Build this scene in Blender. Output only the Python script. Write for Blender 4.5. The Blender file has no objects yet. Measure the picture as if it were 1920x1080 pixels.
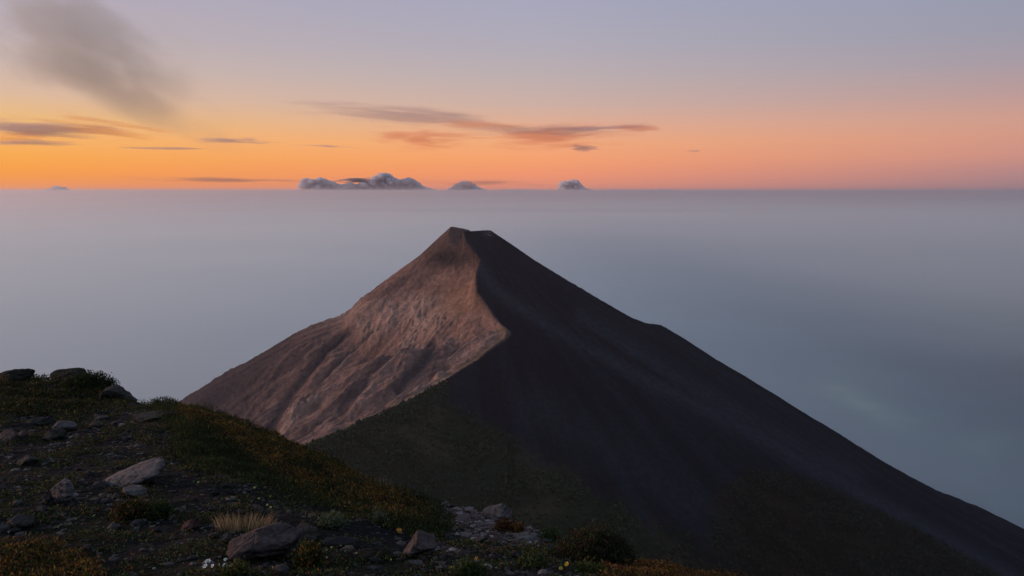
import bpy, math, random
import numpy as np
from mathutils import Vector, noise as mnoise
R = math.radians
random.seed(7)
rng = np.random.default_rng(11)
SC = bpy.context.scene
COL = SC.collection

# ------------------------------------------------------------------ camera
F_PX = 1662.0                      # focal length in pixels of a 1920 wide frame
PITCH = R(6.25)
cam_d = bpy.data.cameras.new('camera')
cam_d.sensor_width = 36.0
cam_d.lens = F_PX / 1920 * 36.0
cam_d.clip_start = 0.05
cam_d.clip_end = 600000.0
cam = bpy.data.objects.new('camera', cam_d)
COL.objects.link(cam)
cam.location = (0, 0, 0)
cam.rotation_euler = (math.pi / 2 - PITCH, 0, 0)
SC.camera = cam

# ------------------------------------------------------------------ render / colour
SC.view_settings.view_transform = 'Standard'
SC.view_settings.look = 'None'
SC.view_settings.exposure = 0.0
SC.view_settings.gamma = 1.0
SC.render.engine = 'CYCLES'
SC.cycles.use_denoising = True
SC.cycles.volume_bounces = 8
SC.cycles.max_bounces = 8
SC.cycles.diffuse_bounces = 3
SC.cycles.transparent_max_bounces = 24
SC.cycles.volume_max_steps = 256
SC.cycles.sample_clamp_indirect = 4.0


def s2l(c):
    return tuple((x / 255 / 12.92) if x / 255 <= 0.04045 else ((x / 255 + 0.055) / 1.055) ** 2.4 for x in c) + (1.0,)


# ------------------------------------------------------------------ sun (afterglow low on the left)
SUN_AZ, SUN_EL = R(-78.0), R(7.5)          # azimuth measured from the view direction, left is negative
sun_dir = Vector((math.sin(SUN_AZ) * math.cos(SUN_EL), math.cos(SUN_AZ) * math.cos(SUN_EL), math.sin(SUN_EL)))
sun_d = bpy.data.lights.new('sun', 'SUN')
sun_d.energy = 2.7
sun_d.angle = R(8.0)
sun_d.color = (1.0, 0.66, 0.50)
sun = bpy.data.objects.new('sun', sun_d)
COL.objects.link(sun)
sun.rotation_euler = (-sun_dir).to_track_quat('-Z', 'Y').to_euler()

# ------------------------------------------------------------------ world: twilight sky
W = bpy.data.worlds.new('World')
SC.world = W
W.use_nodes = True
nt = W.node_tree
nt.nodes.clear()


def wn(tp, **kw):
    n = nt.nodes.new(tp)
    for k, v in kw.items():
        setattr(n, k, v)
    return n


def wmath(op, a, b=None):
    n = wn('ShaderNodeMath', operation=op)
    for i, s in enumerate((a, b)):
        if s is None:
            continue
        if isinstance(s, (int, float)):
            n.inputs[i].default_value = s
        else:
            nt.links.new(s, n.inputs[i])
    return n.outputs[0]


geo = wn('ShaderNodeTexCoord')
sep = wn('ShaderNodeSeparateXYZ')
nt.links.new(geo.outputs['Generated'], sep.inputs[0])
hx, hy, hz = sep.outputs
hl = wmath('SQRT', wmath('ADD', wmath('MULTIPLY', hx, hx), wmath('MULTIPLY', hy, hy)))
dt = wmath('ADD', wmath('MULTIPLY', hx, math.sin(SUN_AZ)), wmath('MULTIPLY', hy, math.cos(SUN_AZ)))
delta = wmath('ARCCOSINE', wmath('MAXIMUM', wmath('MINIMUM', wmath('DIVIDE', dt, wmath('MAXIMUM', hl, 1e-4)), 1.0), -1.0))
zfac = wmath('MULTIPLY', hz, 2.0)


def ramp(stops):
    n = wn('ShaderNodeValToRGB')
    n.color_ramp.interpolation = 'B_SPLINE' if False else 'CARDINAL' if False else 'EASE' if False else 'LINEAR'
    e = n.color_ramp.elements
    while len(e) > 1:
        e.remove(e[-1])
    e[0].position = stops[0][0]
    e[0].color = s2l(stops[0][1])
    for p, c in stops[1:]:
        k = e.new(p)
        k.color = s2l(c)
    nt.links.new(zfac, n.inputs[0])
    return n.outputs[0]


# stops: position = 2 * sin(elevation); rows of the photo 355, 325, 300, 270, 240, 200, 150, 100, 50, 0 and above
ZP = (0.0, 0.04, 0.07, 0.106, 0.142, 0.19, 0.25, 0.31, 0.37, 0.43, 0.7, 1.0)
glow = list(zip(ZP, ((255, 150, 55), (255, 166, 66), (255, 180, 88), (253, 190, 112), (250, 196, 125), (240, 198, 155), (222, 190, 170), (205, 182, 178), (192, 176, 182), (182, 172, 188), (166, 173, 188), (148, 163, 184))))
left = list(zip(ZP, ((244, 144, 78), (251, 160, 66), (251, 172, 78), (248, 182, 104), (238, 188, 125), (222, 187, 160), (203, 182, 175), (190, 176, 180), (182, 172, 183), (176, 168, 186), (160, 170, 188), (146, 162, 184))))
cent = list(zip(ZP, ((226, 140, 118), (245, 152, 112), (248, 162, 112), (244, 171, 124), (228, 174, 145), (206, 176, 165), (190, 175, 176), (178, 172, 183), (171, 169, 187), (166, 166, 189), (148, 162, 182), (140, 158, 182))))
righ = list(zip(ZP, ((152, 126, 136), (180, 136, 136), (203, 145, 134), (210, 152, 135), (206, 156, 142), (186, 154, 153), (165, 154, 165), (154, 153, 170), (149, 153, 173), (148, 154, 178), (128, 148, 170), (130, 152, 178))))
anti = list(zip(ZP, ((78, 84, 108), (86, 88, 112), (100, 94, 118), (120, 104, 124), (134, 112, 128), (140, 120, 136), (132, 122, 144), (122, 122, 148), (114, 120, 148), (110, 118, 148), (108, 130, 152), (124, 148, 176))))
rs = [ramp(x) for x in (glow, left, cent, righ, anti)]
deg = (10, 48, 80, 110, 175)
cur = rs[0]
for i in range(1, 5):
    mr = wn('ShaderNodeMapRange', interpolation_type='LINEAR')
    nt.links.new(delta, mr.inputs[0])
    mr.inputs[1].default_value = R(deg[i - 1])
    mr.inputs[2].default_value = R(deg[i])
    mx = wn('ShaderNodeMix', data_type='RGBA')
    nt.links.new(mr.outputs[0], mx.inputs[0])
    nt.links.new(cur, mx.inputs[6])
    nt.links.new(rs[i], mx.inputs[7])
    cur = mx.outputs[2]
# distant haze colour below the horizon
mr = wn('ShaderNodeMapRange', interpolation_type='SMOOTHSTEP')
nt.links.new(hz, mr.inputs[0])
mr.inputs[1].default_value = 0.0005
mr.inputs[2].default_value = -0.004
mx = wn('ShaderNodeMix', data_type='RGBA')
nt.links.new(mr.outputs[0], mx.inputs[0])
nt.links.new(cur, mx.inputs[6])
mx.inputs[7].default_value = s2l((150, 134, 138))
cur = mx.outputs[2]
bg = wn('ShaderNodeBackground')
bg.inputs[1].default_value = 1.0
nt.links.new(cur, bg.inputs[0])
wo = wn('ShaderNodeOutputWorld')
nt.links.new(bg.outputs[0], wo.inputs[0])


# ------------------------------------------------------------------ helpers
CP, SP = math.cos(PITCH), math.sin(PITCH)


def ray(u, v):
    a, b = (u - 960) / F_PX, (540 - v) / F_PX
    return np.array([a, CP + SP * b, -SP + CP * b])


def P(u, v, Y):
    d = ray(u, v)
    return d * (Y / d[1])


def proj(x, y, z):
    dep = y * CP - z * SP
    up = y * SP + z * CP
    dep = np.maximum(dep, 1e-3)
    return 960 + F_PX * x / dep, 540 - F_PX * up / dep


def _hash(ix, iy, seed):
    h = (ix.astype(np.int64) * 374761393 + iy.astype(np.int64) * 668265263 + seed * 974711) & 0xFFFFFFFF
    h = ((h ^ (h >> 13)) * 1274126177) & 0xFFFFFFFF
    return (h ^ (h >> 16)) & 0xFFFFFFFF


def pnoise(x, y, seed=0):
    x0, y0 = np.floor(x), np.floor(y)
    fx, fy = x - x0, y - y0
    ux, uy = fx * fx * fx * (fx * (fx * 6 - 15) + 10), fy * fy * fy * (fy * (fy * 6 - 15) + 10)

    def g(dx, dy):
        a = _hash(x0 + dx, y0 + dy, seed) * (2 * np.pi / 4294967296.0)
        return np.cos(a) * (fx - dx) + np.sin(a) * (fy - dy)
    n0 = g(0, 0) * (1 - ux) + g(1, 0) * ux
    n1 = g(0, 1) * (1 - ux) + g(1, 1) * ux
    return (n0 * (1 - uy) + n1 * uy) * 1.5


def fbm(x, y, octv=4, seed=0, gain=0.5, ridged=False):
    s = np.zeros(np.broadcast(x, y).shape)
    a, t = 1.0, 0.0
    for i in range(octv):
        n = pnoise(x * 2 ** i + i * 17.3, y * 2 ** i - i * 9.1, seed + i * 31)
        if ridged:
            n = 1 - 2 * np.abs(n)
        s += a * n
        t += a
        a *= gain
    return s / t


def sstep(a, b, x):
    t = np.clip((x - a) / (b - a), 0, 1)
    return t * t * (3 - 2 * t)


def mesh_np(name, V, faces_flat, nper, mat=None, cols=None, smooth=True, parent=None):
    me = bpy.data.meshes.new(name)
    V = np.asarray(V, dtype=np.float32)
    ff = np.asarray(faces_flat, dtype=np.int32).ravel()
    nf = len(ff) // nper
    me.vertices.add(len(V))
    me.vertices.foreach_set('co', V.ravel())
    me.loops.add(len(ff))
    me.loops.foreach_set('vertex_index', ff)
    me.polygons.add(nf)
    me.polygons.foreach_set('loop_start', np.arange(0, nf * nper, nper, dtype=np.int32))
    me.polygons.foreach_set('use_smooth', np.full(nf, smooth, dtype=bool))
    me.update(calc_edges=True)
    if cols is not None:
        ca = me.color_attributes.new('Col', 'FLOAT_COLOR', 'POINT')
        c4 = np.ones((len(V), 4), dtype=np.float32)
        c4[:, :cols.shape[1]] = cols
        ca.data.foreach_set('color', c4.ravel())
    if mat:
        me.materials.append(mat)
    o = bpy.data.objects.new(name, me)
    COL.objects.link(o)
    if parent:
        o.parent = parent
    return o


def grid_mesh(name, xs, ys, Z, mat, cols=None):
    nx, ny = len(xs), len(ys)
    X, Y = np.meshgrid(xs, ys)
    V = np.stack([X.ravel(), Y.ravel(), Z.ravel()], 1)
    i = np.arange(nx * ny).reshape(ny, nx)
    f = np.stack([i[:-1, :-1], i[:-1, 1:], i[1:, 1:], i[1:, :-1]], -1)
    return mesh_np(name, V, f, 4, mat, cols)


def tag(o, label=None, cat=None, group=None, kind=None):
    if label:
        o['label'] = label
    if cat:
        o['category'] = cat
    if group:
        o['group'] = group
    if kind:
        o['kind'] = kind
    return o


class Mat:
    """small helper around a Principled material"""
    def __init__(self, name, rough=0.9, spec=0.15):
        self.m = bpy.data.materials.new(name)
        self.m.use_nodes = True
        self.t = self.m.node_tree
        self.b = self.t.nodes['Principled BSDF']
        self.b.inputs['Roughness'].default_value = rough
        self.b.inputs['Specular IOR Level'].default_value = spec
        self.tc = self.t.nodes.new('ShaderNodeTexCoord')

    def n(self, tp, **kw):
        x = self.t.nodes.new(tp)
        for k, v in kw.items():
            setattr(x, k, v)
        return x

    def l(self, a, b):
        self.t.links.new(a, b)

    def noise(self, scale, detail=4, rough=0.55, vec=None):
        x = self.n('ShaderNodeTexNoise')
        x.inputs['Scale'].default_value = scale
        x.inputs['Detail'].default_value = detail
        x.inputs['Roughness'].default_value = rough
        self.l(vec or self.tc.outputs['Object'], x.inputs['Vector'])
        return x.outputs['Fac']

    def ramp(self, fac, stops):
        x = self.n('ShaderNodeValToRGB')
        e = x.color_ramp.elements
        e[0].position, e[0].color = stops[0][0], tuple(stops[0][1]) + (1,)
        e[1].position, e[1].color = stops[-1][0], tuple(stops[-1][1]) + (1,)
        for p, c in stops[1:-1]:
            k = e.new(p)
            k.color = tuple(c) + (1,)
        self.l(fac, x.inputs[0])
        return x.outputs[0]

    def attr(self, name='Col'):
        x = self.n('ShaderNodeAttribute', attribute_name=name)
        return x.outputs['Color']

    def mul(self, a, b, fac=1.0, mode='MULTIPLY'):
        x = self.n('ShaderNodeMix', data_type='RGBA', blend_type=mode)
        x.inputs[0].default_value = fac
        self.l(a, x.inputs[6])
        self.l(b, x.inputs[7])
        return x.outputs[2]

    def bump(self, h, strength, dist):
        x = self.n('ShaderNodeBump')
        x.inputs['Strength'].default_value = strength
        x.inputs['Distance'].default_value = dist
        self.l(h, x.inputs['Height'])
        prev = self.b.inputs['Normal'].links
        if prev:
            self.l(prev[0].from_socket, x.inputs['Normal'])
        self.l(x.outputs[0], self.b.inputs['Normal'])

    def color(self, s):
        self.l(s, self.b.inputs['Base Color'])


# ------------------------------------------------------------------ haze
LOW_Z = -2800.0
HX, HY0, HY1, HTOP = 200000.0, -100000.0, 200000.0, 90.0


def box_mesh(name, x0, x1, y0, y1, z0, z1, mat):
    V = [(x, y, z) for x in (x0, x1) for y in (y0, y1) for z in (z0, z1)]
    Fq = [(0, 1, 3, 2), (4, 6, 7, 5), (0, 4, 5, 1), (2, 3, 7, 6), (0, 2, 6, 4), (1, 5, 7, 3)]
    return mesh_np(name, V, Fq, 4, mat, smooth=False)


hm = bpy.data.materials.new('haze_air')
hm.use_nodes = True
ht = hm.node_tree
ht.nodes.clear()
pv = ht.nodes.new('ShaderNodeVolumePrincipled')
pv.inputs['Color'].default_value = (0.745, 0.68, 0.715, 1)
pv.inputs['Density'].default_value = 1.8e-5
pv.inputs['Anisotropy'].default_value = 0.55
ho = ht.nodes.new('ShaderNodeOutputMaterial')
ht.links.new(pv.outputs[0], ho.inputs['Volume'])
haze = box_mesh('haze', -HX, HX, HY0, HY1, LOW_Z - 1.0, HTOP, hm)
tag(haze, 'sea of pale mauve haze filling the air below the horizon', 'haze', kind='stuff')

# ------------------------------------------------------------------ lowland
m = Mat('lowland_haze_tint', 1.0, 0.0)
big = m.noise(0.00012, 6, 0.6)
fine = m.noise(0.0011, 5, 0.65)
vor = m.n('ShaderNodeTexVoronoi', feature='F1')
vor.inputs['Scale'].default_value = 0.0016
m.l(m.tc.outputs['Object'], vor.inputs['Vector'])
c1 = m.ramp(big, [(0.38, (0.002, 0.038, 0.080)), (0.5, (0.006, 0.066, 0.115)), (0.62, (0.05, 0.14, 0.15))])  # blue of the haze put into the ground colour
c1 = m.mul(c1, m.attr(), 1.0, 'ADD')
c2 = m.ramp(fine, [(0.35, (0.45, 0.5, 0.6)), (0.7, (1.35, 1.3, 1.1))])
m.color(m.mul(c1, c2))
MAT_LOW = m.m
N = 241
rr = np.concatenate([np.linspace(-1, 1, N)])
gx = np.sign(rr) * np.abs(rr) ** 2.4 * 199000
gy = 9000 + np.sign(rr) * np.abs(rr) ** 2.2 * np.where(rr > 0, 189500, 108000)
GX, GY = np.meshgrid(gx, gy)
GZ = np.full(GX.shape, LOW_Z) + 6 * (1 + fbm(GX / 4000, GY / 4000, 3, 5))
LU, LV = proj(GX, GY, GZ)
wob = 26 * fbm(GX / 900, GY / 900, 4, 15)
fld = np.exp(-(((LU - 1590 + wob * 2) / 70) ** 2 + ((LV - 748 - (LU - 1590) * 0.35 + wob) / 22) ** 2) ** 1.5) + 0.8 * np.exp(-(((LU - 1680 + wob) / 45) ** 2 + ((LV - 796 + wob) / 13) ** 2)) + 0.35 * np.exp(-(((LU - 1840) / 60) ** 2 + ((LV - 835 + wob) / 20) ** 2))
fld = np.where(GY > 500, fld, 0)
low = grid_mesh('lowland_plain', gx, gy, GZ, MAT_LOW, (fld[..., None] * np.array([0.36, 0.38, 0.16])).reshape(-1, 3))
tag(low, 'lowland plain far below the volcano, its colour blued for haze', 'plain', kind='structure')

# ------------------------------------------------------------------ mist lying over the lowland (thicker to the left)
mist_m = bpy.data.materials.new('valley_mist')
mist_m.use_nodes = True
mt = mist_m.node_tree
mt.nodes.clear()
pm = mt.nodes.new('ShaderNodeVolumePrincipled')
pm.inputs['Color'].default_value = (0.90, 0.975, 0.99, 1)
pm.inputs['Density'].default_value = 3.2e-4
pm.inputs['Anisotropy'].default_value = 0.1
mo = mt.nodes.new('ShaderNodeOutputMaterial')
mt.links.new(pm.outputs[0], mo.inputs['Volume'])
mxs = np.sign(np.linspace(-1, 1, 181)) * np.abs(np.linspace(-1, 1, 181)) ** 2.4 * 198000
mys = np.linspace(-1, 1, 181)
mys = 9000 + np.sign(mys) * np.abs(mys) ** 2.2 * np.where(mys > 0, 189000, 107000)
MX, MY = np.meshgrid(mxs, mys)
MTOP = LOW_Z + 230 + 1680 / (1 + np.exp((MX - 2000) / 1900)) + 160 * fbm(MX / 16000, MY / 7000, 4, 611)
ny_, nx_ = MX.shape
MTOP = MTOP + (LOW_Z + 1700 + 120 * fbm(MX / 30000, MY / 9000, 3, 641) - MTOP) * sstep(7000, 45000, MY)
MTOP = np.maximum(MTOP, LOW_Z + 40)
top = np.stack([MX.ravel(), MY.ravel(), MTOP.ravel()], 1)
bot = np.stack([MX.ravel(), MY.ravel(), np.full(MX.size, LOW_Z - 0.5)], 1)
ii = np.arange(MX.size).reshape(ny_, nx_)
ft = np.stack([ii[:-1, :-1], ii[:-1, 1:], ii[1:, 1:], ii[1:, :-1]], -1).reshape(-1, 4)
fb = ft[:, ::-1] + MX.size
loop = np.concatenate([ii[0, :], ii[1:, -1], ii[-1, -2::-1], ii[-2:0:-1, 0]])
nx2 = np.roll(loop, -1)
fs = np.stack([loop, loop + MX.size, nx2 + MX.size, nx2], -1)
mist = mesh_np('valley_mist', np.concatenate([top, bot]), np.concatenate([ft, fb, fs]), 4, mist_m)
tag(mist, 'pale low mist blanket lying over the lowland, thicker towards the left', 'mist', kind='stuff')

# ------------------------------------------------------------------ volcano
PK = P(882, 431, 3000)
AX, AY, AZ = PK


def prof(pts, Y):
    r, z = [], []
    for u, v in pts:
        p = P(u, v, Y)
        r.append(abs(p[0] - AX))
        z.append(p[2])
    return np.array(r), np.array(z)


RR, RZ = prof([(882, 431), (920, 432), (960, 459), (1000, 488), (1050, 521), (1100, 553), (1150, 584), (1185, 605), (1215, 618), (1250, 625), (1290, 649), (1350, 688), (1420, 729), (1500, 778), (1600, 840), (1700, 901), (1780, 945), (1850, 982), (1920, 1008)], 3000)
LR, LZ = prof([(882, 428), (845, 425), (822, 446), (790, 476), (745, 512), (700, 548), (668, 578), (645, 602), (625, 610), (600, 617), (570, 628), (540, 642), (495, 668), (450, 695), (400, 722), (345, 756), (250, 812), (150, 866)], 3000)


def extend(r, z, s0=0.5):
    r, z = list(r), list(z)
    s = s0
    while z[-1] > LOW_Z - 60 and r[-1] < 9500:
        r.append(r[-1] + 150)
        z.append(z[-1] - s * 150)
        s = max(0.42, s * 0.985)
    return np.array(r), np.array(z)


RR, RZ = extend(RR, RZ, 0.5)
LR, LZ = extend(LR, LZ, 0.5)
FR, FZ = extend(np.array([0, 45, 60, 150, 400, 900, 1400]), AZ + np.array([0, -4, -14, -74, -236, -560, -890]), 0.55)
BR, BZ = FR, FZ


def ncoord(a, b):      # non-uniform axis: (limits, step) segments
    out = []
    for (s, e, st) in a:
        out.append(np.arange(s, e, st))
    out.append(np.array([b]))
    return np.concatenate(out)


vx = ncoord([(-9500, -3000, 250), (-3000, -1350, 60), (-1350, -900, 6), (-900, 350, 3.3), (350, 1900, 6), (1900, 3000, 40), (3000, 9500, 250)], 9500.0)
vy = ncoord([(-3500, 700, 250), (700, 1300, 40), (1300, 1700, 8), (1700, 2200, 5), (2200, 3080, 3.3), (3080, 3400, 12), (3400, 4500, 60), (4500, 12500, 250)], 12500.0)
VX, VY = np.meshgrid(vx, vy)
dx, dy = VX - AX, VY - AY
rad = np.hypot(dx, dy)
phi = np.degrees(np.arctan2(dy, dx))       # 0 = right, -90 = to the camera, 180 = left
zr = np.interp(rad, RR, RZ)
zl = np.interp(rad, LR, LZ)
zf = np.interp(rad, FR, FZ)
# weights by azimuth
wr = np.clip(np.cos(np.radians(phi)), 0, 1) ** 2
wl = np.clip(-np.cos(np.radians(phi)), 0, 1) ** 2
wf = np.sin(np.radians(phi)) ** 2
Zb = (zr * wr + zl * wl + zf * wf)

# front ridges as unions of talus cones
def ridge(pts, step=12.0):
    pts = [P(*p) for p in pts]
    out = []
    for a, b in zip(pts[:-1], pts[1:]):
        n = max(1, int(np.linalg.norm(b - a) / step))
        for k in range(n):
            out.append(a + (b - a) * k / n)
    out.append(pts[-1])
    return np.array(out)


R1 = ridge([(866, 452, 2960), (872, 480, 2905), (898, 512, 2835), (890, 545, 2765), (891, 572, 2695), (922, 597, 2612), (955, 620, 2530), (948, 634, 2500), (925, 648, 2470), (895, 672, 2425), (862, 692, 2380), (830, 712, 2330),
            (790, 735, 2275), (745, 757, 2210), (700, 776, 2150), (645, 800, 2070), (590, 824, 1990), (540, 846, 1930), (480, 872, 1850), (380, 905, 1780)])
R2 = ridge([(955, 622, 2530), (1090, 700, 2490), (1230, 775, 2440), (1400, 868, 2400), (1600, 975, 2370), (1800, 1075, 2350), (2100, 1200, 2350)], 20)
sub = (VX > -2600) & (VX < 3200) & (VY > 600) & (VY < 3300)
sx, sy = VX[sub], VY[sub]
zz = np.full(sx.shape, -1e9)
for (rp, s, s2) in ((R1, 0.70, 0.0), (R2, 0.60, 0.0)):
    for p in rp:
        d = np.hypot(sx - p[0], sy - p[1])
        zz = np.maximum(zz, p[2] - s * d)
# the lit side is one broad face falling to the left and slightly to the camera, hung from the crest line
cy = np.concatenate([[-4000, 2530 - 900, 2530], R1[(R1[:, 1] >= 2531)][::-1, 1], [3000]])
jx = R1[(R1[:, 1] >= 2531)][::-1]
cxs = np.concatenate([[-8, -8, jx[0, 0]], jx[:, 0], [AX - 8]])
czs = np.concatenate([[-2600, jx[0, 2] - 500, jx[0, 2] - 3], jx[:, 2], [AZ]])
CX = np.interp(VY, cy, cxs)
CZ = np.interp(VY, cy, czs)
Lx = np.clip(CX - VX, 0, None)
Loff = 8 + 62 * sstep(10, 90, np.abs(dy))
Zplane = CZ + (np.interp(Lx + Loff, LR, LZ) - np.interp(Loff, LR, LZ)) * (1 - 0.12 * sstep(0, 900, -dy))
quad = (VX < CX) & (VY < 3000)
Zb = np.where(quad, Zplane, Zb)
Zb = np.maximum(Zb, LOW_Z - 60)
Z = Zb.copy()
upl = (VX < CX) & (VY > 2545)
k = 7.0                                             # smooth maximum keeps crests crisp but not razor sharp
a_, b_ = Z[sub], zz
mx_ = np.maximum(a_, b_)
Z[sub] = mx_ + k * np.log(np.exp(np.clip((a_ - mx_) / k, -50, 0)) + np.exp(np.clip((b_ - mx_) / k, -50, 0)))
Z = np.where(upl, Z * (1 - sstep(0, 25, CX - VX)) + Zb * sstep(0, 25, CX - VX), Z)
ridge_side = np.zeros(Z.shape)
ridge_side[sub] = sstep(-8, 25, b_ - a_)

th = np.radians(phi)
U_, V_ = proj(VX, VY, Z)
leftness = sstep(-95, -125, phi) * (phi < -90) + (phi > 90)
leftness = np.clip(leftness, 0, 1)
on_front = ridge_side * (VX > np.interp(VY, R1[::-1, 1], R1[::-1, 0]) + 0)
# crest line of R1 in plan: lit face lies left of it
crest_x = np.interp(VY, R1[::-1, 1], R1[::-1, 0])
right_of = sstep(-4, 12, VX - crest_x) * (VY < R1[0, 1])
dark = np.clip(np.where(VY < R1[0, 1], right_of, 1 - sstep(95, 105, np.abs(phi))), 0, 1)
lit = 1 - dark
# gullies along fall lines
warp = fbm(VX / 180, VY / 180, 3, 71) * 0.05
amp = sstep(60, 420, rad)
qa = np.radians(16)
wq = 26 * fbm(VX / 160, VY / 160, 3, 171)
q = dx * math.sin(qa) - dy * math.cos(qa) + wq
tt = -dx * math.cos(qa) - dy * math.sin(qa)
fan = 1 + tt / 2600
g1 = np.where(quad, fbm(q / fan / 95, tt / 700, 3, 3, 0.55, True), fbm((th + warp) * 15, rad / 900, 3, 3, 0.55, True))
g2 = np.where(quad, fbm(q / fan / 38, tt / 330, 3, 13, 0.6, True), fbm((th + warp) * 40, rad / 420, 3, 13, 0.6, True))
g3 = np.where(quad, fbm(q / fan / 15, tt / 150, 2, 23, 0.6, True), fbm((th + warp * .5) * 95, rad / 260, 2, 23, 0.6, True))
seam = np.where(VX < CX, sstep(0, 60, CX - VX) * sstep(0, 60, np.abs(dy)), 1.0)
clf = fbm(VX / 70, VY / 70, 4, 33, 0.55, True)
cliffmask = sstep(0.1, 0.55, fbm(VX / 240, VY / 240, 3, 49) + 0.9 * np.exp(-(((U_ - 705) / 95) ** 2 + ((V_ - 600) / 42) ** 2)) + 0.8 * np.exp(-(((U_ - 775) / 60) ** 2 + ((V_ - 690) / 42) ** 2)) - 0.1)
rough_near = fbm(VX / 22, VY / 22, 3, 91, 0.6, True)
side = sstep(2, 60, np.abs(VX - crest_x)) + (VY > R1[0, 1])
side = np.clip(side, 0, 1)
mm0 = fbm(VX / 130, VY / 130, 3, 57)
Z += lit * amp * seam * side * (1 - 0.85 * np.exp(-((U_ - 868) / 44) ** 2 - ((V_ - 555) / 52) ** 2)) * (g1 * 15 + g2 * (5 + 6 * sstep(-0.2, 0.4, mm0)) + g3 * (1.5 + 5.5 * sstep(-0.1, 0.4, mm0)) + cliffmask * sstep(0, 150, 3010 - VY) * (clf * 18 + rough_near * 11) + rough_near * 3.5)
Z += dark * amp * (g1 * 6.5 + g2 * 3.5 + g3 * 1.8 + rough_near * 0.8) * sstep(0, 200, np.where(VY < R1[0, 1], VX - crest_x, rad))
# broad lobes of the dark flank
Z += dark * 8 * sstep(200, 700, rad) * np.sin((th + warp) * 11 + 0.6) * (1 - 0.6 * ridge_side)
# crater dish
Z -= 6 * np.exp(-((dx - 0) ** 2 + (dy - 14) ** 2) / (2 * 24 ** 2))
Z += 2.5 * fbm(VX / 14, VY / 14, 3, 77) * np.exp(-(rad / 90) ** 2)

def band(pts, w0, w1=None):
    best = np.full(Z.shape, 1e9)
    w1 = w1 or w0
    tot_ = len(pts) - 1
    for i in range(tot_):
        (x1, y1), (x2, y2) = pts[i], pts[i + 1]
        L2 = (x2 - x1) ** 2 + (y2 - y1) ** 2
        t = np.clip(((U_ - x1) * (x2 - x1) + (V_ - y1) * (y2 - y1)) / L2, 0, 1)
        w = w0 + (w1 - w0) * (i + t) / tot_
        best = np.minimum(best, np.hypot(U_ - x1 - t * (x2 - x1), V_ - y1 - t * (y2 - y1)) / w)
    return np.exp(-best ** 2) * (VY > 900) * (VY < 3150)


wv = 1 + 0.0 * Z
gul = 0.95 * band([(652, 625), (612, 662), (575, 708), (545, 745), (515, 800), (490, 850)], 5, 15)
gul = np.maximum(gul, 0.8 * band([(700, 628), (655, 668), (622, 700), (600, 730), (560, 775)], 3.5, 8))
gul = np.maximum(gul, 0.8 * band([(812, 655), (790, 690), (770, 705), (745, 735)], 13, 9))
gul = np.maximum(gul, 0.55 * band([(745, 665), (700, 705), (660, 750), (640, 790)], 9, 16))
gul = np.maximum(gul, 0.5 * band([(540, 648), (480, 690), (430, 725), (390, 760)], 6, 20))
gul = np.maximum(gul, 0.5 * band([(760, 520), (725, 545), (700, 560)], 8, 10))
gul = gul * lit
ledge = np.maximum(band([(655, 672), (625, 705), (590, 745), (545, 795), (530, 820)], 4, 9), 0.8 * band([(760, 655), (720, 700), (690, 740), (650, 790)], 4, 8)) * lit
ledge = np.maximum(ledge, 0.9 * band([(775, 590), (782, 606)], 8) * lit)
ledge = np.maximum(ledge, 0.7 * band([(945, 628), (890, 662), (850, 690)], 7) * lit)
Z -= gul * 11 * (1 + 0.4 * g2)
Z += ledge * 7
outc = (np.exp(-(((U_ - 700 - (600 - V_) * 0.5) / 62) ** 2 + ((V_ - 592) / 40) ** 2) ** 1.5) + 0.9 * np.exp(-(((U_ - 792) / 30) ** 2 + ((V_ - 572) / 18) ** 2))) * lit * (VY > 2000) * sstep(0, 150, 3010 - VY)
rib = fbm(VX / 26, VY / 14, 4, 818, 0.6, True)
Z += outc * (7 + 9 * rib)

# surface mask colours (rock on the lit side; ash also carries the flank's shade)
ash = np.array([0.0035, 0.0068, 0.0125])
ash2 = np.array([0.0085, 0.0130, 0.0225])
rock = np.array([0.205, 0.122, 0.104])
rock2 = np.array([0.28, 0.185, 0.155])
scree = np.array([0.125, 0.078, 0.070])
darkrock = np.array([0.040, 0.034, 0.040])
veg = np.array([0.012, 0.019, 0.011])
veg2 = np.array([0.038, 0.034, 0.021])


def mixc(a, b, t):
    return a * (1 - t[..., None]) + b * t[..., None]


mm = fbm(VX / 120 + g2, VY / 120, 4, 55)
Cl = mixc(np.broadcast_to(scree, Z.shape + (3,)), rock, sstep(-0.25, 0.3, g2 * 0.6 + mm))
Cl = mixc(Cl, rock2, cliffmask * sstep(-0.2, 0.5, clf) * 0.8)
Cl = mixc(Cl, darkrock, np.clip(sstep(0.05, 0.6, fbm((th) * 26, rad / 700, 3, 8)) * 0.75, 0, 1) * (1 - cliffmask * .5))
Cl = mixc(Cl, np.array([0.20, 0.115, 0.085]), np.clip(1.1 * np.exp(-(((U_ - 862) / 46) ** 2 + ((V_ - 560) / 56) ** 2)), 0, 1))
Cl = mixc(Cl, rock2 * 1.1, np.clip(outc * sstep(-0.3, 0.5, rib) + ledge * 0.7, 0, 1))
Cl = mixc(Cl, darkrock, np.clip(gul * 1.1, 0, 1))
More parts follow.
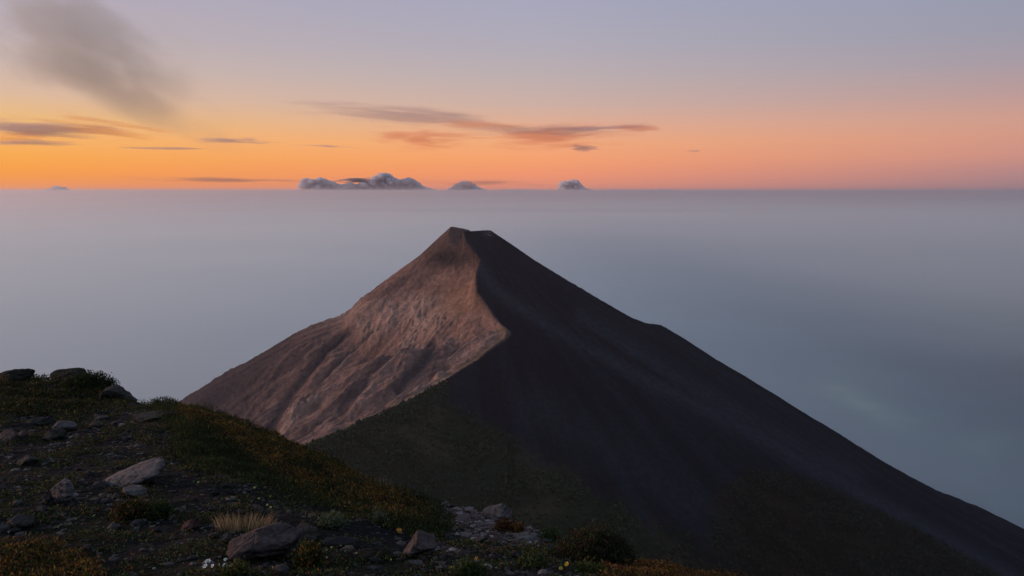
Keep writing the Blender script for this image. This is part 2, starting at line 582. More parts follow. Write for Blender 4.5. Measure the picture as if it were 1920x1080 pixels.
# dark cinders under the summit; unlit shade put into the low left flank
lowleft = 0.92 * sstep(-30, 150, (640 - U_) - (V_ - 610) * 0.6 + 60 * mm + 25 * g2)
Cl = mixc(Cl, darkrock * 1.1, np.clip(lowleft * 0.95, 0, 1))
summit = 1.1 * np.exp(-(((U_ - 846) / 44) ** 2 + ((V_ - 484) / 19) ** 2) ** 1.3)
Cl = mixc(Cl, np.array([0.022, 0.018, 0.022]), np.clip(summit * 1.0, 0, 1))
rimc = np.exp(-(((U_ - 916) / 9) ** 2 + ((V_ - 438) / 6) ** 2))
upper = sstep(530, 450, V_) * 0.75
Cl = mixc(Cl, np.array([0.075, 0.048, 0.043]), upper)
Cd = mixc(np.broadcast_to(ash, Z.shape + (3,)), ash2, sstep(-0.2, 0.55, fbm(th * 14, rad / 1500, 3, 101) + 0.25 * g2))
lb = np.maximum(band([(880, 470), (930, 545), (1030, 620), (1200, 705), (1400, 812), (1600, 925), (1760, 1015), (1960, 1130)], 9, 22), 0.8 * band([(1090, 600), (1250, 700), (1420, 805), (1600, 900)], 18, 24))
lb = np.maximum(lb, 0.45 * band([(1000, 760), (1150, 860), (1300, 960), (1400, 1030)], 40, 30)) * dark
Cd = mixc(Cd, np.array([0.021, 0.026, 0.038]), np.clip(lb * (0.7 + 0.5 * g2), 0, 1))
Cd = mixc(Cd, np.array([0.007, 0.007, 0.010]), np.clip(0.8 * band([(1010, 562), (1130, 640), (1250, 716)], 4, 3) * dark, 0, 1))
# vegetation on the lower front slope
hgt = V_ - (715 + 0.60 * np.clip(U_ - 850, -400, 2000) + 55 * fbm(U_ / 160, V_ / 90, 4, 202) + 30 * g2)
vegm = sstep(0, 60, hgt) * dark
vegm = np.maximum(vegm, dark * sstep(0, 18, V_ - np.interp(U_, [1300, 1400, 1500, 1700, 1880, 2100], [960, 872, 890, 985, 1082, 1210]) + 6 * g2) * sstep(1260, 1420, U_))
nearcrest = sstep(90, 30, VX - crest_x) * sstep(880, 800, U_) * (VY < R1[0, 1])
vegm = np.clip(np.maximum(vegm, dark * nearcrest * sstep(690, 730, V_)), 0, 1)
Cv = mixc(np.broadcast_to(veg, Z.shape + (3,)), veg2, sstep(-0.1, 0.45, fbm(VX / 150, VY / 90, 4, 66)))
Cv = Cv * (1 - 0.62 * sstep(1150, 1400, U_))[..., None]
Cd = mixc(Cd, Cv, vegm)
Cd = mixc(Cd, np.array([0.12, 0.11, 0.115]), np.clip(rimc * sstep(-0.1, 0.3, fbm(VX / 9, VY / 9, 2, 5)) * 1.2, 0, 1))
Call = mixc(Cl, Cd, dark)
# thin grass line along the crest on the lit side
gl = np.exp(-((VX - crest_x + 14) / 16) ** 2) * lit * (VY < 2560) * (VY < R1[0, 1]) * 0.6
Call = mixc(Call, np.array([0.12, 0.085, 0.045]), np.clip(gl, 0, 1))

m = Mat('volcano_rock_ash_shade', 1.0, 0.02)
m.b.inputs['Specular IOR Level'].default_value = 0.0
n1 = m.noise(0.06, 6, 0.65)
n2 = m.noise(0.3, 4, 0.6)
c = m.mul(m.attr(), m.ramp(n1, [(0.3, (0.6, 0.58, 0.58)), (0.7, (1.4, 1.4, 1.4))]))
c = m.mul(c, m.ramp(n2, [(0.3, (0.7, 0.7, 0.7)), (0.7, (1.3, 1.3, 1.3))]))
m.color(c)
m.bump(n1, 0.9, 7.0)
m.bump(n2, 0.8, 1.5)
MAT_VOLC = m.m
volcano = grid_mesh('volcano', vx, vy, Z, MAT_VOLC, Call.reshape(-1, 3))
tag(volcano, 'steep volcano cone with reddish lit left face and ash right flank darkened for shade', 'volcano', kind='structure')
print('volcano verts', Z.size)
#STAGE2
# ------------------------------------------------------------------ near ground: the flank of the neighbouring mountain
CTRL = [  # pixel, distance: points of the near ground
    (0, 1080, 3.7), (480, 1080, 3.65), (960, 1080, 3.75), (1350, 1085, 4.2), (-500, 1080, 3.7), (1700, 1190, 3.6),
    (0, 960, 4.75), (300, 960, 4.8), (0, 900, 5.6), (120, 935, 5.1), (300, 880, 6.0), (0, 830, 7.0), (150, 820, 7.3), (0, 760, 8.9), (150, 765, 8.9),
    (0, 700, 11.2), (60, 712, 10.9), (120, 722, 10.4), (215, 738, 9.8), (262, 757, 9.2), (-300, 660, 12.5), (-600, 640, 13.0),
    (330, 763, 8.6), (385, 773, 8.3), (430, 790, 8.0), (485, 812, 7.7), (540, 832, 7.4), (600, 858, 7.1), (650, 882, 6.85), (700, 905, 6.6), (750, 927, 6.4), (800, 945, 6.3),
    (330, 800, 7.5), (420, 860, 6.6), (520, 900, 6.2), (620, 925, 6.05), (720, 955, 5.85), (800, 975, 5.75),
    (330, 900, 5.6), (450, 945, 5.1), (560, 960, 5.0), (680, 985, 4.85), (780, 1010, 4.75), (850, 1003, 5.0),
    (860, 950, 6.2), (965, 978, 5.8), (1040, 1006, 5.4), (1110, 1030, 5.0), (1190, 1052, 4.7), (1270, 1066, 4.5), (1350, 1077, 4.3), (1480, 1125, 3.9),
    (700, 1040, 4.25), (950, 1040, 4.3),
]
CP3 = np.array([P(*c) for c in CTRL])
CP3 = np.vstack([CP3, [[0, 0, -1.62], [-3, 0, -1.45], [3, 0, -2.3], [-6, 4, -1.5], [0, -3, -1.6], [-8, -3, -1.1], [6, -3, -3.2]]])


def tps_fit(pts, lam=0.004):
    n = len(pts)
    d = np.hypot(pts[:, None, 0] - pts[None, :, 0], pts[:, None, 1] - pts[None, :, 1])
    K = np.where(d > 0, d * d * np.log(np.maximum(d, 1e-9)), 0) + lam * np.eye(n)
    Pm = np.hstack([np.ones((n, 1)), pts[:, :2]])
    A = np.zeros((n + 3, n + 3))
    A[:n, :n] = K
    A[:n, n:] = Pm
    A[n:, :n] = Pm.T
    return np.linalg.solve(A, np.concatenate([pts[:, 2], np.zeros(3)]))


TW = tps_fit(CP3)


def tps(x, y):
    out = TW[-3] + TW[-2] * x + TW[-1] * y
    for p, w in zip(CP3, TW):
        d2 = (x - p[0]) ** 2 + (y - p[1]) ** 2
        out = out + w * 0.5 * d2 * np.log(np.maximum(d2, 1e-12))
    return out


# crest distance as a function of bearing (seen edge of the near ground)
CR = [(-600, 640, 13.0), (-300, 660, 12.5), (0, 697, 11.3), (60, 712, 10.9), (120, 722, 10.4), (215, 738, 9.8), (262, 757, 9.2), (330, 763, 8.6), (430, 790, 8.0), (540, 832, 7.4), (650, 882, 6.85),
      (750, 927, 6.4), (860, 950, 6.2), (965, 978, 5.8), (1040, 1006, 5.4), (1190, 1052, 4.7), (1350, 1077, 4.3), (1600, 1160, 3.6), (1900, 1230, 3.2)]
CRB = np.array([math.atan2(P(*c)[0], P(*c)[1]) for c in CR])
CRD = np.array([np.hypot(*P(*c)[:2]) for c in CR])


def near_z(x, y, detail=True):
    x, y = np.asarray(x, float), np.asarray(y, float)
    r = np.hypot(x, y)
    b = np.arctan2(x, y)
    c = np.interp(b, CRB, CRD)
    # behind the viewer the mountain keeps rising
    back = sstep(1.2, 2.4, np.abs(b))
    c = c * (1 - back) + 400 * back
    rc = np.minimum(r, np.minimum(c + 0.05, 14.0))
    sc = rc / np.maximum(r, 1e-6)
    z = tps(x * sc, y * sc)
    over = np.clip(r - c + 0.2, 0, None)
    lowr = 0.04 * sstep(-0.32, -0.12, b) + 0.02 * sstep(0.02, 0.22, b) * (1 - sstep(0.35, 0.5, b))
    z = z - lowr * sstep(-1.2, 0.0, r - c)
    z = z - (np.where(over < 1.0, 0.36 * over ** 2, 0.36 + 0.70 * (over - 1.0)))
    far = np.clip(r - 14.0, 0, None) * back
    z = z + far * 0.25 * (b < 0) + far * 0.1
    if detail:
        fade = 1 / (1 + (r / 25.0) ** 2)
        z = z + fade * (0.030 * fbm(x / 0.55, y / 0.55, 3, 301) + 0.014 * fbm(x / 0.11, y / 0.11, 3, 311))
        z = z + (1 - fade) * sstep(20, 200, r) * 6 * fbm(x / 60, y / 60, 4, 321)
    return z


def poly_in(u, v, pts):
    inside = np.zeros(np.shape(u), bool)
    n = len(pts)
    for i in range(n):
        x1, y1 = pts[i]
        x2, y2 = pts[(i + 1) % n]
        c = ((y1 > v) != (y2 > v)) & (u < (x2 - x1) * (v - y1) / (y2 - y1 + 1e-9) + x1)
        inside ^= c
    return inside


def poly_soft(u, v, pts, rad=14):
    s = np.zeros(np.shape(u))
    for k in range(8):
        a = k * math.pi / 4
        s += poly_in(u + rad * math.cos(a), v + rad * math.sin(a), pts)
        s += poly_in(u + rad * .5 * math.cos(a + .4), v + rad * .5 * math.sin(a + .4), pts)
    return s / 16


# stands of plants, outlined by where they grow on the near ground
Z_MOUND = [(285, 757), (340, 755), (430, 782), (540, 824), (650, 874), (750, 918), (825, 958), (850, 990), (830, 1006), (760, 1000), (640, 962), (540, 930), (430, 895), (360, 880), (320, 850), (330, 810), (300, 790)]
Z_OCHRE = [(340, 750), (430, 780), (540, 822), (650, 872), (750, 916), (815, 955), (800, 975), (700, 955), (600, 925), (520, 880), (440, 830), (380, 790), (330, 775)]
Z_LOWL = [(-20, 1030), (90, 1030), (170, 1055), (200, 1090), (-20, 1100)]
Z_LOWR = [(1130, 1062), (1240, 1055), (1370, 1068), (1420, 1100), (1130, 1100)]
Z_TOPL = [(-20, 705), (60, 715), (230, 738), (235, 765), (120, 778), (-20, 775)]
Z_SCREE = [(800, 925), (870, 935), (970, 985), (1010, 1015), (900, 1005), (850, 985), (830, 960)]
Z_MIDG = [(-20, 850), (120, 838), (330, 860), (420, 930), (300, 960), (180, 870), (60, 880), (-20, 930)]

nx_ax = ncoord([(-1800, -200, 100), (-200, -30, 10), (-30, -9, 0.7), (-9, -6, 0.08), (-6, 3.6, 0.022), (3.6, 8, 0.1), (8, 30, 0.8), (30, 200, 10), (200, 1800, 100)], 1800.0)
ny_ax = ncoord([(-800, -60, 60), (-60, -6, 4), (-6, 3.0, 0.25), (3.0, 7.0, 0.022), (7.0, 12.5, 0.035), (12.5, 20, 0.4), (20, 60, 3), (60, 200, 12), (200, 1500, 100)], 1500.0)
NX, NY = np.meshgrid(nx_ax, ny_ax)
NZ = near_z(NX, NY)
# the sheet ends buried in the valley between the two mountains
NU, NV = proj(NX, NY, NZ)
seen = (NY > 2.5) & (NY < 13)
gw = np.zeros(NX.shape + (3,))
soil = np.array([0.017, 0.0155, 0.0165])
moss = np.array([0.014, 0.016, 0.009])
brown = np.array([0.042, 0.027, 0.020])
pink = np.array([0.085, 0.062, 0.060])
t1 = sstep(-0.1, 0.4, fbm(NX / 0.9, NY / 0.9, 4, 401))
t2 = sstep(-0.05, 0.4, fbm(NX / 0.5 + 9, NY / 0.5, 4, 411))
gw = mixc(mixc(np.broadcast_to(soil, gw.shape), moss, t1), brown, t2 * 0.8)
gw = mixc(gw, pink * 0.8, np.where(seen, poly_soft(NU, NV, Z_SCREE, 18), 0) * 0.8)
gw = mixc(gw, np.array([0.02, 0.014, 0.007]), np.where(seen, poly_soft(NU, NV, Z_MOUND, 10), 0))
m = Mat('volcanic_soil', 1.0, 0.05)
nA = m.noise(55.0, 5, 0.7)
nB = m.noise(240.0, 3, 0.6)
vo = m.n('ShaderNodeTexVoronoi')
vo.inputs['Scale'].default_value = 42.0
m.l(m.tc.outputs['Object'], vo.inputs['Vector'])
c = m.mul(m.attr(), m.ramp(nA, [(0.3, (0.45, 0.45, 0.45)), (0.5, (1, 1, 1)), (0.72, (2.3, 2.1, 2.0))]))
c = m.mul(c, m.ramp(vo.outputs['Color'], [(0.0, (0.6, 0.6, 0.6)), (0.85, (1.1, 1.1, 1.1)), (1.0, (2.2, 2.1, 2.1))]))
m.color(c)
m.bump(nA, 1.0, 0.02)
m.bump(vo.outputs['Distance'], 0.7, 0.015)
ground = grid_mesh('ground', nx_ax, ny_ax, NZ, m.m, gw.reshape(-1, 3))
tag(ground, 'dark volcanic soil slope in the foreground', 'ground', kind='structure')


def hit(u, v):
    """point of the near ground seen through a pixel"""
    d = ray(u, v)
    t = np.arange(2.2, 16, 0.01) / d[1]
    zz_ = near_z(d[0] * t, d[1] * t)
    below = np.nonzero(d[2] * t < zz_)[0]
    k = below[0] if len(below) else int(np.argmin(d[2] * t - zz_))
    q_ = d * t[k]
    q_[2] = zz_[k]
    return Vector(q_)


# ------------------------------------------------------------------ rocks
def rock_mat(name, c0, c1, lichen=None, sc=9.0):
    m = Mat(name, 0.95, 0.1)
    a = m.noise(sc, 6, 0.65)
    b = m.noise(sc * 6, 5, 0.7)
    c = m.ramp(a, [(0.33, c0), (0.66, c1)])
    c = m.mul(c, m.ramp(b, [(0.3, (0.55, 0.55, 0.55)), (0.5, (1, 1, 1)), (0.75, (1.4, 1.4, 1.4))]))
    if lichen:
        f = m.ramp(m.noise(sc * 1.7, 5, 0.7), [(0.52, (0, 0, 0)), (0.6, (1, 1, 1))])
        x = m.n('ShaderNodeMix', data_type='RGBA')
        m.l(f, x.inputs[0])
        m.l(c, x.inputs[6])
        x.inputs[7].default_value = tuple(lichen) + (1,)
        c = x.outputs[2]
    m.color(c)
    wv_ = m.n('ShaderNodeTexWave', bands_direction='Z')
    wv_.inputs['Scale'].default_value = 9.0
    wv_.inputs['Distortion'].default_value = 7.0
    wv_.inputs['Detail'].default_value = 4.0
    m.l(m.tc.outputs['Object'], wv_.inputs['Vector'])
    vc = m.n('ShaderNodeTexVoronoi', feature='DISTANCE_TO_EDGE')
    vc.inputs['Scale'].default_value = 7.0
    m.l(m.tc.outputs['Object'], vc.inputs['Vector'])
    ck = m.ramp(vc.outputs['Distance'], [(0.0, (0, 0, 0)), (0.06, (1, 1, 1))])
    m.bump(a, 0.9, 0.035)
    m.bump(wv_.outputs['Fac'], 0.6, 0.012)
    m.bump(ck, 0.6, 0.012)
    m.bump(b, 0.8, 0.008)
    return m.m


MR = {
    'pink': rock_mat('pink_andesite', (0.0446, 0.0319, 0.0309), (0.0891, 0.0657, 0.0634)),
    'pale': rock_mat('pale_andesite', (0.0704, 0.0586, 0.0609), (0.1408, 0.1173, 0.1196)),
    'grey': rock_mat('grey_andesite', (0.0235, 0.0207, 0.0212), (0.0563, 0.0492, 0.0492), (0.0212, 0.0225, 0.0131)),
    'dark': rock_mat('dark_andesite', (0.0103, 0.0090, 0.0084), (0.0258, 0.0216, 0.0197), (0.0187, 0.0160, 0.0075)),
    'tan': rock_mat('tan_andesite', (0.0751, 0.0539, 0.0446), (0.1267, 0.0938, 0.0798)),
    'red': rock_mat('red_scoria', (0.0469, 0.0212, 0.0212), (0.0891, 0.0469, 0.0446)),
}


def ico(sub):
    import bmesh
    bm = bmesh.new()
    bmesh.ops.create_icosphere(bm, subdivisions=sub, radius=1.0)
    V = np.array([v.co[:] for v in bm.verts])
    Fq = np.array([[v.index for v in f.verts] for f in bm.faces])
    bm.free()
    return V, Fq


ICO5, ICO5F = ico(5)
ICO2, ICO2F = ico(2)
ICO1, ICO1F = ico(1)


def rock_verts(seed, V=ICO5, nplanes=13, soft=10.0, rough=0.05, planes=None):
    r_ = np.random.default_rng(seed)
    n = r_.normal(size=(nplanes, 3))
    n /= np.linalg.norm(n, axis=1)[:, None]
    h = r_.uniform(0.62, 1.0, nplanes)
    if planes is not None:
        pn = np.array([p[:3] for p in planes], float)
        pn /= np.linalg.norm(pn, axis=1)[:, None]
        n = np.vstack([n, pn])
        h = np.concatenate([h, [p[3] for p in planes]])
    d = V @ n.T
    inv = np.clip(d / h[None, :], 0, None)
    rinv = (np.sum(inv ** soft, axis=1) + 0.6 ** soft) ** (1 / soft)
    W_ = V / rinv[:, None]
    if rough > 0:
        o3 = Vector((seed * 3.1, seed * 1.7, seed * 0.9))
        dsp = np.array([mnoise.fractal(Vector(w) * 2.2 + o3, 0.8, 2.1, 5) + 0.5 * abs(mnoise.noise(Vector(w) * 5.5 + o3)) for w in W_])
        W_ = W_ * (1 + rough * dsp)[:, None]
    return W_


def rock(name, label, cat, u, v, w_px, h_px, depth=0.8, seed=1, mat='grey', rot=(0, 0, 0), sink=0.25, group=None, planes=None, rough=0.10, soft=22.0, nplanes=12):
    """a rock whose foot is seen at pixel (u, v), w_px wide and h_px high"""
    p = hit(u, v)
    s = p.y / F_PX
    W_ = rock_verts(seed, rough=rough, planes=planes, soft=soft, nplanes=nplanes)
    from mathutils import Euler
    M = np.array(Euler([R(a) for a in rot]).to_matrix())
    W_ = W_ @ M.T
    lo, hi = W_.min(0), W_.max(0)
    W_ = (W_ - (lo + hi) / 2) / (hi - lo)
    sx_, sz_ = w_px * s, h_px * s
    sy_ = depth * sx_
    W_ = W_ * np.array([sx_, sy_, sz_ / (1 - sink)])
    o = mesh_np(name, W_, ICO5F, 3, MR[mat])
    o.location = (p.x, p.y + sy_ * 0.30, p.z + sz_ * 0.44 - sz_ / (1 - sink) * sink * 0.5)
    tag(o, label, cat, group)
    return o


# ------------------------------------------------------------------ plants
def leaf_mat(name, rough=0.7):
    m = Mat(name, rough, 0.15)
    m.color(m.attr())
    tr = m.n('ShaderNodeBsdfTranslucent')
    m.l(m.attr(), tr.inputs[0])
    mx = m.n('ShaderNodeMixShader')
    mx.inputs[0].default_value = 0.25
    out = m.t.nodes['Material Output']
    m.l(m.b.outputs[0], mx.inputs[1])
    m.l(tr.outputs[0], mx.inputs[2])
    m.l(mx.outputs[0], out.inputs[0])
    return m.m


MAT_LEAF = leaf_mat('leaves')


def leaves(name, C, size, cols, up=0.6, aspect=0.35, parent=None, seed=0):
    """many small pointed leaves; C are root points, size one length each"""
    r_ = np.random.default_rng(seed)
    n = len(C)
    d = r_.normal(size=(n, 3))
    d[:, 2] = np.abs(d[:, 2]) * up + up * 0.8
    d /= np.linalg.norm(d, axis=1)[:, None]
    a = r_.normal(size=(n, 3))
    sd = np.cross(d, a)
    sd /= np.linalg.norm(sd, axis=1)[:, None]
    nr = np.cross(d, sd)
    L = size[:, None]
    V = np.stack([C, C + d * L * 0.5 + sd * L * aspect * 0.5 + nr * L * 0.08, C + d * L, C + d * L * 0.5 - sd * L * aspect * 0.5 + nr * L * 0.08], 1).reshape(-1, 3)
    Fq = np.arange(4 * n).reshape(n, 4)
    cc = np.repeat(cols, 4, axis=0)
    return mesh_np(name, V, Fq, 4, MAT_LEAF, cc, smooth=False, parent=parent)


def pick(n, pal, wts, r_, jit=0.3):
    pal = np.array(pal)
    k = r_.choice(len(pal), n, p=np.array(wts) / sum(wts))
    return pal[k] * (1 + jit * r_.uniform(-1, 1, (n, 1)))


G_DK, G_MD, G_PL = (0.020, 0.034, 0.010), (0.048, 0.068, 0.016), (0.085, 0.105, 0.050)
OCH, OCH2, RED, STR = (0.170, 0.090, 0.018), (0.24, 0.145, 0.035), (0.095, 0.034, 0.018), (0.26, 0.19, 0.10)
BRN = (0.035, 0.022, 0.014)


def scatter(n, zone, r_, xr=(-6, 3.4), yr=(3.0, 11.5), soft=12, thin=None):
    """random ground points inside a zone, thinned by patch noise"""
    pts = []
    tot = 0
    while tot < n:
        x = r_.uniform(xr[0], xr[1], 60000)
        y = r_.uniform(yr[0], yr[1], 60000)
        z = near_z(x, y, False)
        u, v = proj(x, y, z)
        p_ = zone(u, v, x, y)
        k_ = r_.uniform(size=len(x)) < p_
        a = np.stack([x[k_], y[k_]], 1)
        pts.append(a)
        tot += len(a)
        if len(pts) > 60:
            break
    a = np.concatenate(pts)[:n]
    z = near_z(a[:, 0], a[:, 1])
    return np.column_stack([a, z])


def patchy(x, y, sc, seed, lo=0.0, hi=0.35):
    return sstep(lo, hi, fbm(x / sc, y / sc, 3, seed))


def cover(name, label, cat, n, zone, pal, wts, size, height, seed, up=0.7, aspect=0.35, xr=(-6, 3.4), yr=(3.0, 11.5), tint=None):
    r_ = np.random.default_rng(seed)
    C = scatter(n, zone, r_, xr, yr)
    hump = 0.5 + 0.5 * fbm(C[:, 0] / 0.12, C[:, 1] / 0.12, 2, seed + 5)
    hump = hump * 0.6 + 0.8 * sstep(-0.3, 0.4, fbm(C[:, 0] / 0.33, C[:, 1] / 0.33, 2, seed + 9))
    C[:, 2] += r_.uniform(-0.01, 1, len(C)) ** 0.8 * height * (0.25 + hump)
    cols = pick(len(C), pal, wts, r_)
    if tint is not None:
        u, v = proj(C[:, 0], C[:, 1], C[:, 2])
        t, c2 = tint(u, v, C[:, 0], C[:, 1])
        sw = r_.uniform(size=len(C)) < t
        c2 = np.array(c2)[r_.integers(0, len(c2), len(C))]
        cols = np.where(sw[:, None], c2 * (1 + 0.3 * r_.uniform(-1, 1, (len(C), 1))), cols)
    sz = size * r_.uniform(0.6, 1.4, len(C))
    o = leaves(name, C, sz, cols, up, aspect, seed=seed)
    return tag(o, label, cat, kind='stuff')


cover('heather', 'dense low heather, green below and ochre along the top of the mound', 'heather', 95000,
      lambda u, v, x, y: poly_soft(u, v, Z_MOUND, 10) * (0.75 + 0.25 * patchy(x, y, 0.2, 501)), (G_DK, G_MD, BRN), (5, 2, 2), 0.020, 0.07, 901, up=0.9, aspect=0.3,
      tint=lambda u, v, x, y: (np.clip(poly_soft(u, v, Z_OCHRE, 16) * (0.35 + 0.75 * patchy(x, y, 0.35, 502, -.3, .3)), 0, 1), (OCH, OCH, OCH2, BRN, RED)))
cover('red_ground_cover', 'rusty orange low plants in the bottom left corner', 'ground cover', 14000,
      lambda u, v, x, y: poly_soft(u, v, Z_LOWL, 12) * (0.4 + patchy(x, y, 0.15, 511)), (OCH, RED, G_MD, BRN, OCH2), (4, 3, 3, 3, 1), 0.020, 0.045, 902)
cover('orange_ground_cover', 'burnt orange low plants along the bottom edge beside the dark slope', 'ground cover', 12000,
      lambda u, v, x, y: poly_soft(u, v, Z_LOWR, 10), (OCH, RED, BRN, OCH2), (4, 5, 2, 1), 0.018, 0.045, 903)
cover('brown_ground_cover', 'dark brown and green scrub below the crest boulders', 'ground cover', 26000,
      lambda u, v, x, y: poly_soft(u, v, Z_TOPL, 14) * (0.3 + patchy(x, y, 0.5, 521)), (G_DK, BRN, G_MD, OCH), (5, 6, 2, 1), 0.028, 0.08, 904)
cover('moss', 'thin scattered moss and tiny leaves on the dark soil', 'moss', 100000,
      lambda u, v, x, y: ((v > 740) & (v < 1100) & (u > -40) & (u < 1300)) * patchy(x, y, 0.35, 531, -0.12, 0.36) * (1 - poly_soft(u, v, Z_SCREE, 10)) * 0.8, (G_DK, G_MD, BRN, G_PL, RED, OCH, (0.05, 0.055, 0.05)), (6, 5, 5, 1.2, 1.5, 1.5, 1), 0.015, 0.022, 905, up=0.4, aspect=0.5)
cover('rosette_leaves', 'small pale green leaf rosettes dotted over the soil', 'ground plants', 3600,
      lambda u, v, x, y: ((v > 900) & (u > -20) & (u < 1180)) * patchy(x, y, 0.16, 541, 0.22, 0.4), (G_PL, (0.12, 0.14, 0.10), G_MD), (3, 1, 3), 0.020, 0.015, 906, up=0.25, aspect=0.55)


def gravel(name, label, n, zone, seed, size, pal, wts):
    r_ = np.random.default_rng(seed)
    C = scatter(n, zone, r_)
    n = len(C)
    base = ICO1[None] * (1 + 0.28 * r_.uniform(-1, 1, (n, len(ICO1), 1)))
    s = size * np.exp(r_.normal(0, 0.55, n))
    dims = np.stack([s * r_.uniform(0.8, 1.6, n), s * r_.uniform(0.8, 1.4, n), s * r_.uniform(0.4, 0.9, n)], 1)
    a = r_.uniform(0, 6.28, n)
    v = base * dims[:, None, :]
    x = v[..., 0] * np.cos(a)[:, None] - v[..., 1] * np.sin(a)[:, None]
    y = v[..., 0] * np.sin(a)[:, None] + v[..., 1] * np.cos(a)[:, None]
    V = np.stack([x, y, v[..., 2] + 0.2 * dims[:, None, 2]], -1) + C[:, None, :]
    Fq = (ICO1F[None] + (np.arange(n) * len(ICO1))[:, None, None]).reshape(-1, 3)
    cc = np.repeat(pick(n, pal, wts, r_, 0.35), len(ICO1), axis=0)
    o = mesh_np(name, V.reshape(-1, 3), Fq, 3, MAT_GRAVEL, cc, smooth=False)
    return tag(o, label, 'gravel', kind='stuff')


m = Mat('gravel_stones', 0.95, 0.1)
m.color(m.mul(m.attr(), m.ramp(m.noise(150, 3), [(0.3, (0.7, 0.7, 0.7)), (0.7, (1.3, 1.3, 1.3))])))
MAT_GRAVEL = m.m
gravel('scree_gravel', 'pinkish grey gravel spilling over the crest beside the pale boulder', 9000,
       lambda u, v, x, y: poly_soft(u, v, Z_SCREE, 14), 911, 0.0078, ((0.13, 0.095, 0.09), (0.07, 0.05, 0.048), (0.24, 0.19, 0.185), (0.05, 0.02, 0.018)), (5, 6, 2.0, 3))
gravel('soil_gravel', 'dark cinders and small stones strewn over the soil', 10000,
       lambda u, v, x, y: ((v > 745) & (v < 1100) & (u > -40) & (u < 1330)) * (1 - poly_soft(u, v, Z_MOUND, 5)) * (0.3 + patchy(x, y, 0.4, 551)), 912, 0.0085,
       ((0.020, 0.018, 0.020), (0.048, 0.040, 0.039), (0.085, 0.070, 0.068), (0.14, 0.12, 0.12)), (9, 8, 4, 0.9))

# named rocks ------------------------------------------------------
rock('slab', 'long grey rock slab propped at a slant with a dark hollow beneath its right end', 'rock', 232, 912, 138, 45, 0.7, 21, 'pale', (0, -24, 0), 0.15, planes=[(0, -.25, 1, .13), (0, .2, -1, .12), (-.15, 0, 1, .17), (.1, -.6, 1, .17)], rough=0.06)
rock('small_slab', 'small flat grey rock lying under the slanted slab', 'rock', 250, 932, 54, 15, 0.8, 22, 'pale', (0, 4, 0), 0.3, planes=[(0, 0, 1, .3)])
rock('rock', 'upright rounded grey rock to the left of the slanted slab', 'rock', 115, 944, 52, 46, 0.8, 23, 'pale', (0, 10, 0), 0.2)
rock('rock', 'tiny grey rock at the foot of the upright rounded rock', 'rock', 110, 946, 22, 12, 0.8, 24, 'grey')
rock('rock', 'low wedge of grey rock trailing off to the left of the upright rounded rock', 'rock', 84, 946, 26, 18, 0.9, 25, 'grey')
rock('boulder', 'large mossy boulder on the crest with a dark shrub over its right side', 'boulder', 124, 728, 92, 32, 0.9, 26, 'dark', (0, 0, 0), 0.3, nplanes=9, soft=6.0)
rock('boulder', 'smooth dark boulder on the crest to the right of the shrub', 'boulder', 213, 752, 76, 26, 0.9, 27, 'grey', (0, 8, 0), 0.3, nplanes=9, soft=6.0)
rock('boulder', 'brown domed boulder at the far left end of the crest', 'boulder', 14, 722, 66, 28, 0.9, 28, 'dark', (0, 6, 0), 0.3, nplanes=9, soft=6.0)
rock('rock', 'round brown rock below the mossy crest boulder', 'rock', 135, 741, 24, 15, 0.9, 29, 'grey')
rock('rock', 'flat pale rock on the scrub left of the round brown rock', 'rock', 84, 737, 40, 14, 0.9, 30, 'grey', (0, 12, 0), 0.35)
rock('rock', 'low pale stone just right of the round brown rock', 'rock', 158, 746, 34, 10, 0.9, 31, 'grey')
rock('rock', 'pointed tan triangular rock standing alone on the upper slope', 'rock', 175, 802, 28, 18, 0.7, 32, 'tan', (0, -20, 0), 0.2, planes=[(-.6, 0, 1, .35)])
rock('rock', 'pale oval rock leaning on the cluster of rocks at upper left', 'rock', 119, 808, 42, 19, 0.9, 33, 'pale', (0, 14, 0), 0.2, soft=7)
rock('rock', 'dark grey rock at the back of the upper left cluster', 'rock', 76, 803, 44, 20, 0.9, 34, 'grey')
rock('rock', 'broad grey rock in front of the pale oval rock', 'rock', 93, 828, 52, 26, 0.9, 35, 'grey', (0, 6, 0), 0.2)
rock('rock', 'flat pinkish rock cut by the left edge of the photo', 'rock', 6, 828, 44, 18, 0.9, 36, 'pink', (0, 0, 0), 0.3)
rock('rock', 'small pink block between the flat pinkish rock and the broad grey rock', 'rock', 40, 824, 26, 15, 0.9, 37, 'pink')
rock('rock', 'small white stone below the broad grey rock', 'stone', 130, 834, 16, 6, 0.9, 38, 'pale')
rock('rock', 'half buried brown rock at left above the slanted slab', 'rock', 45, 872, 62, 16, 0.9, 39, 'grey', (0, 0, 0), 0.4)
rock('rock', 'half buried brown rock beside the left edge below the upright rounded rock', 'rock', 32, 992, 56, 20, 0.9, 40, 'grey', (0, 8, 0), 0.4)
rock('red_rock', 'small reddish knobbly rock left of the grass tuft', 'rock', 353, 995, 36, 20, 0.9, 41, 'red', rough=0.16)
rock('boulder', 'largest pinkish grey rock in front of the grass tuft', 'rock', 490, 1052, 138, 62, 0.9, 42, 'pink', (8, 6, 0), 0.25, planes=[(0, -.5, 1, .55), (-.5, -.2, .8, .75)], rough=0.09)
rock('rock', 'low dark flat rock behind the right end of the largest rock', 'rock', 566, 1010, 76, 16, 0.9, 43, 'grey', (0, 4, 0), 0.35)
rock('rock', 'pair of pale grey stones left of the largest rock, bigger one', 'stone', 400, 1011, 24, 11, 0.9, 44, 'grey')
rock('rock', 'flat pale stone tucked at the left foot of the largest rock', 'stone', 420, 1018, 30, 9, 0.9, 45, 'grey')
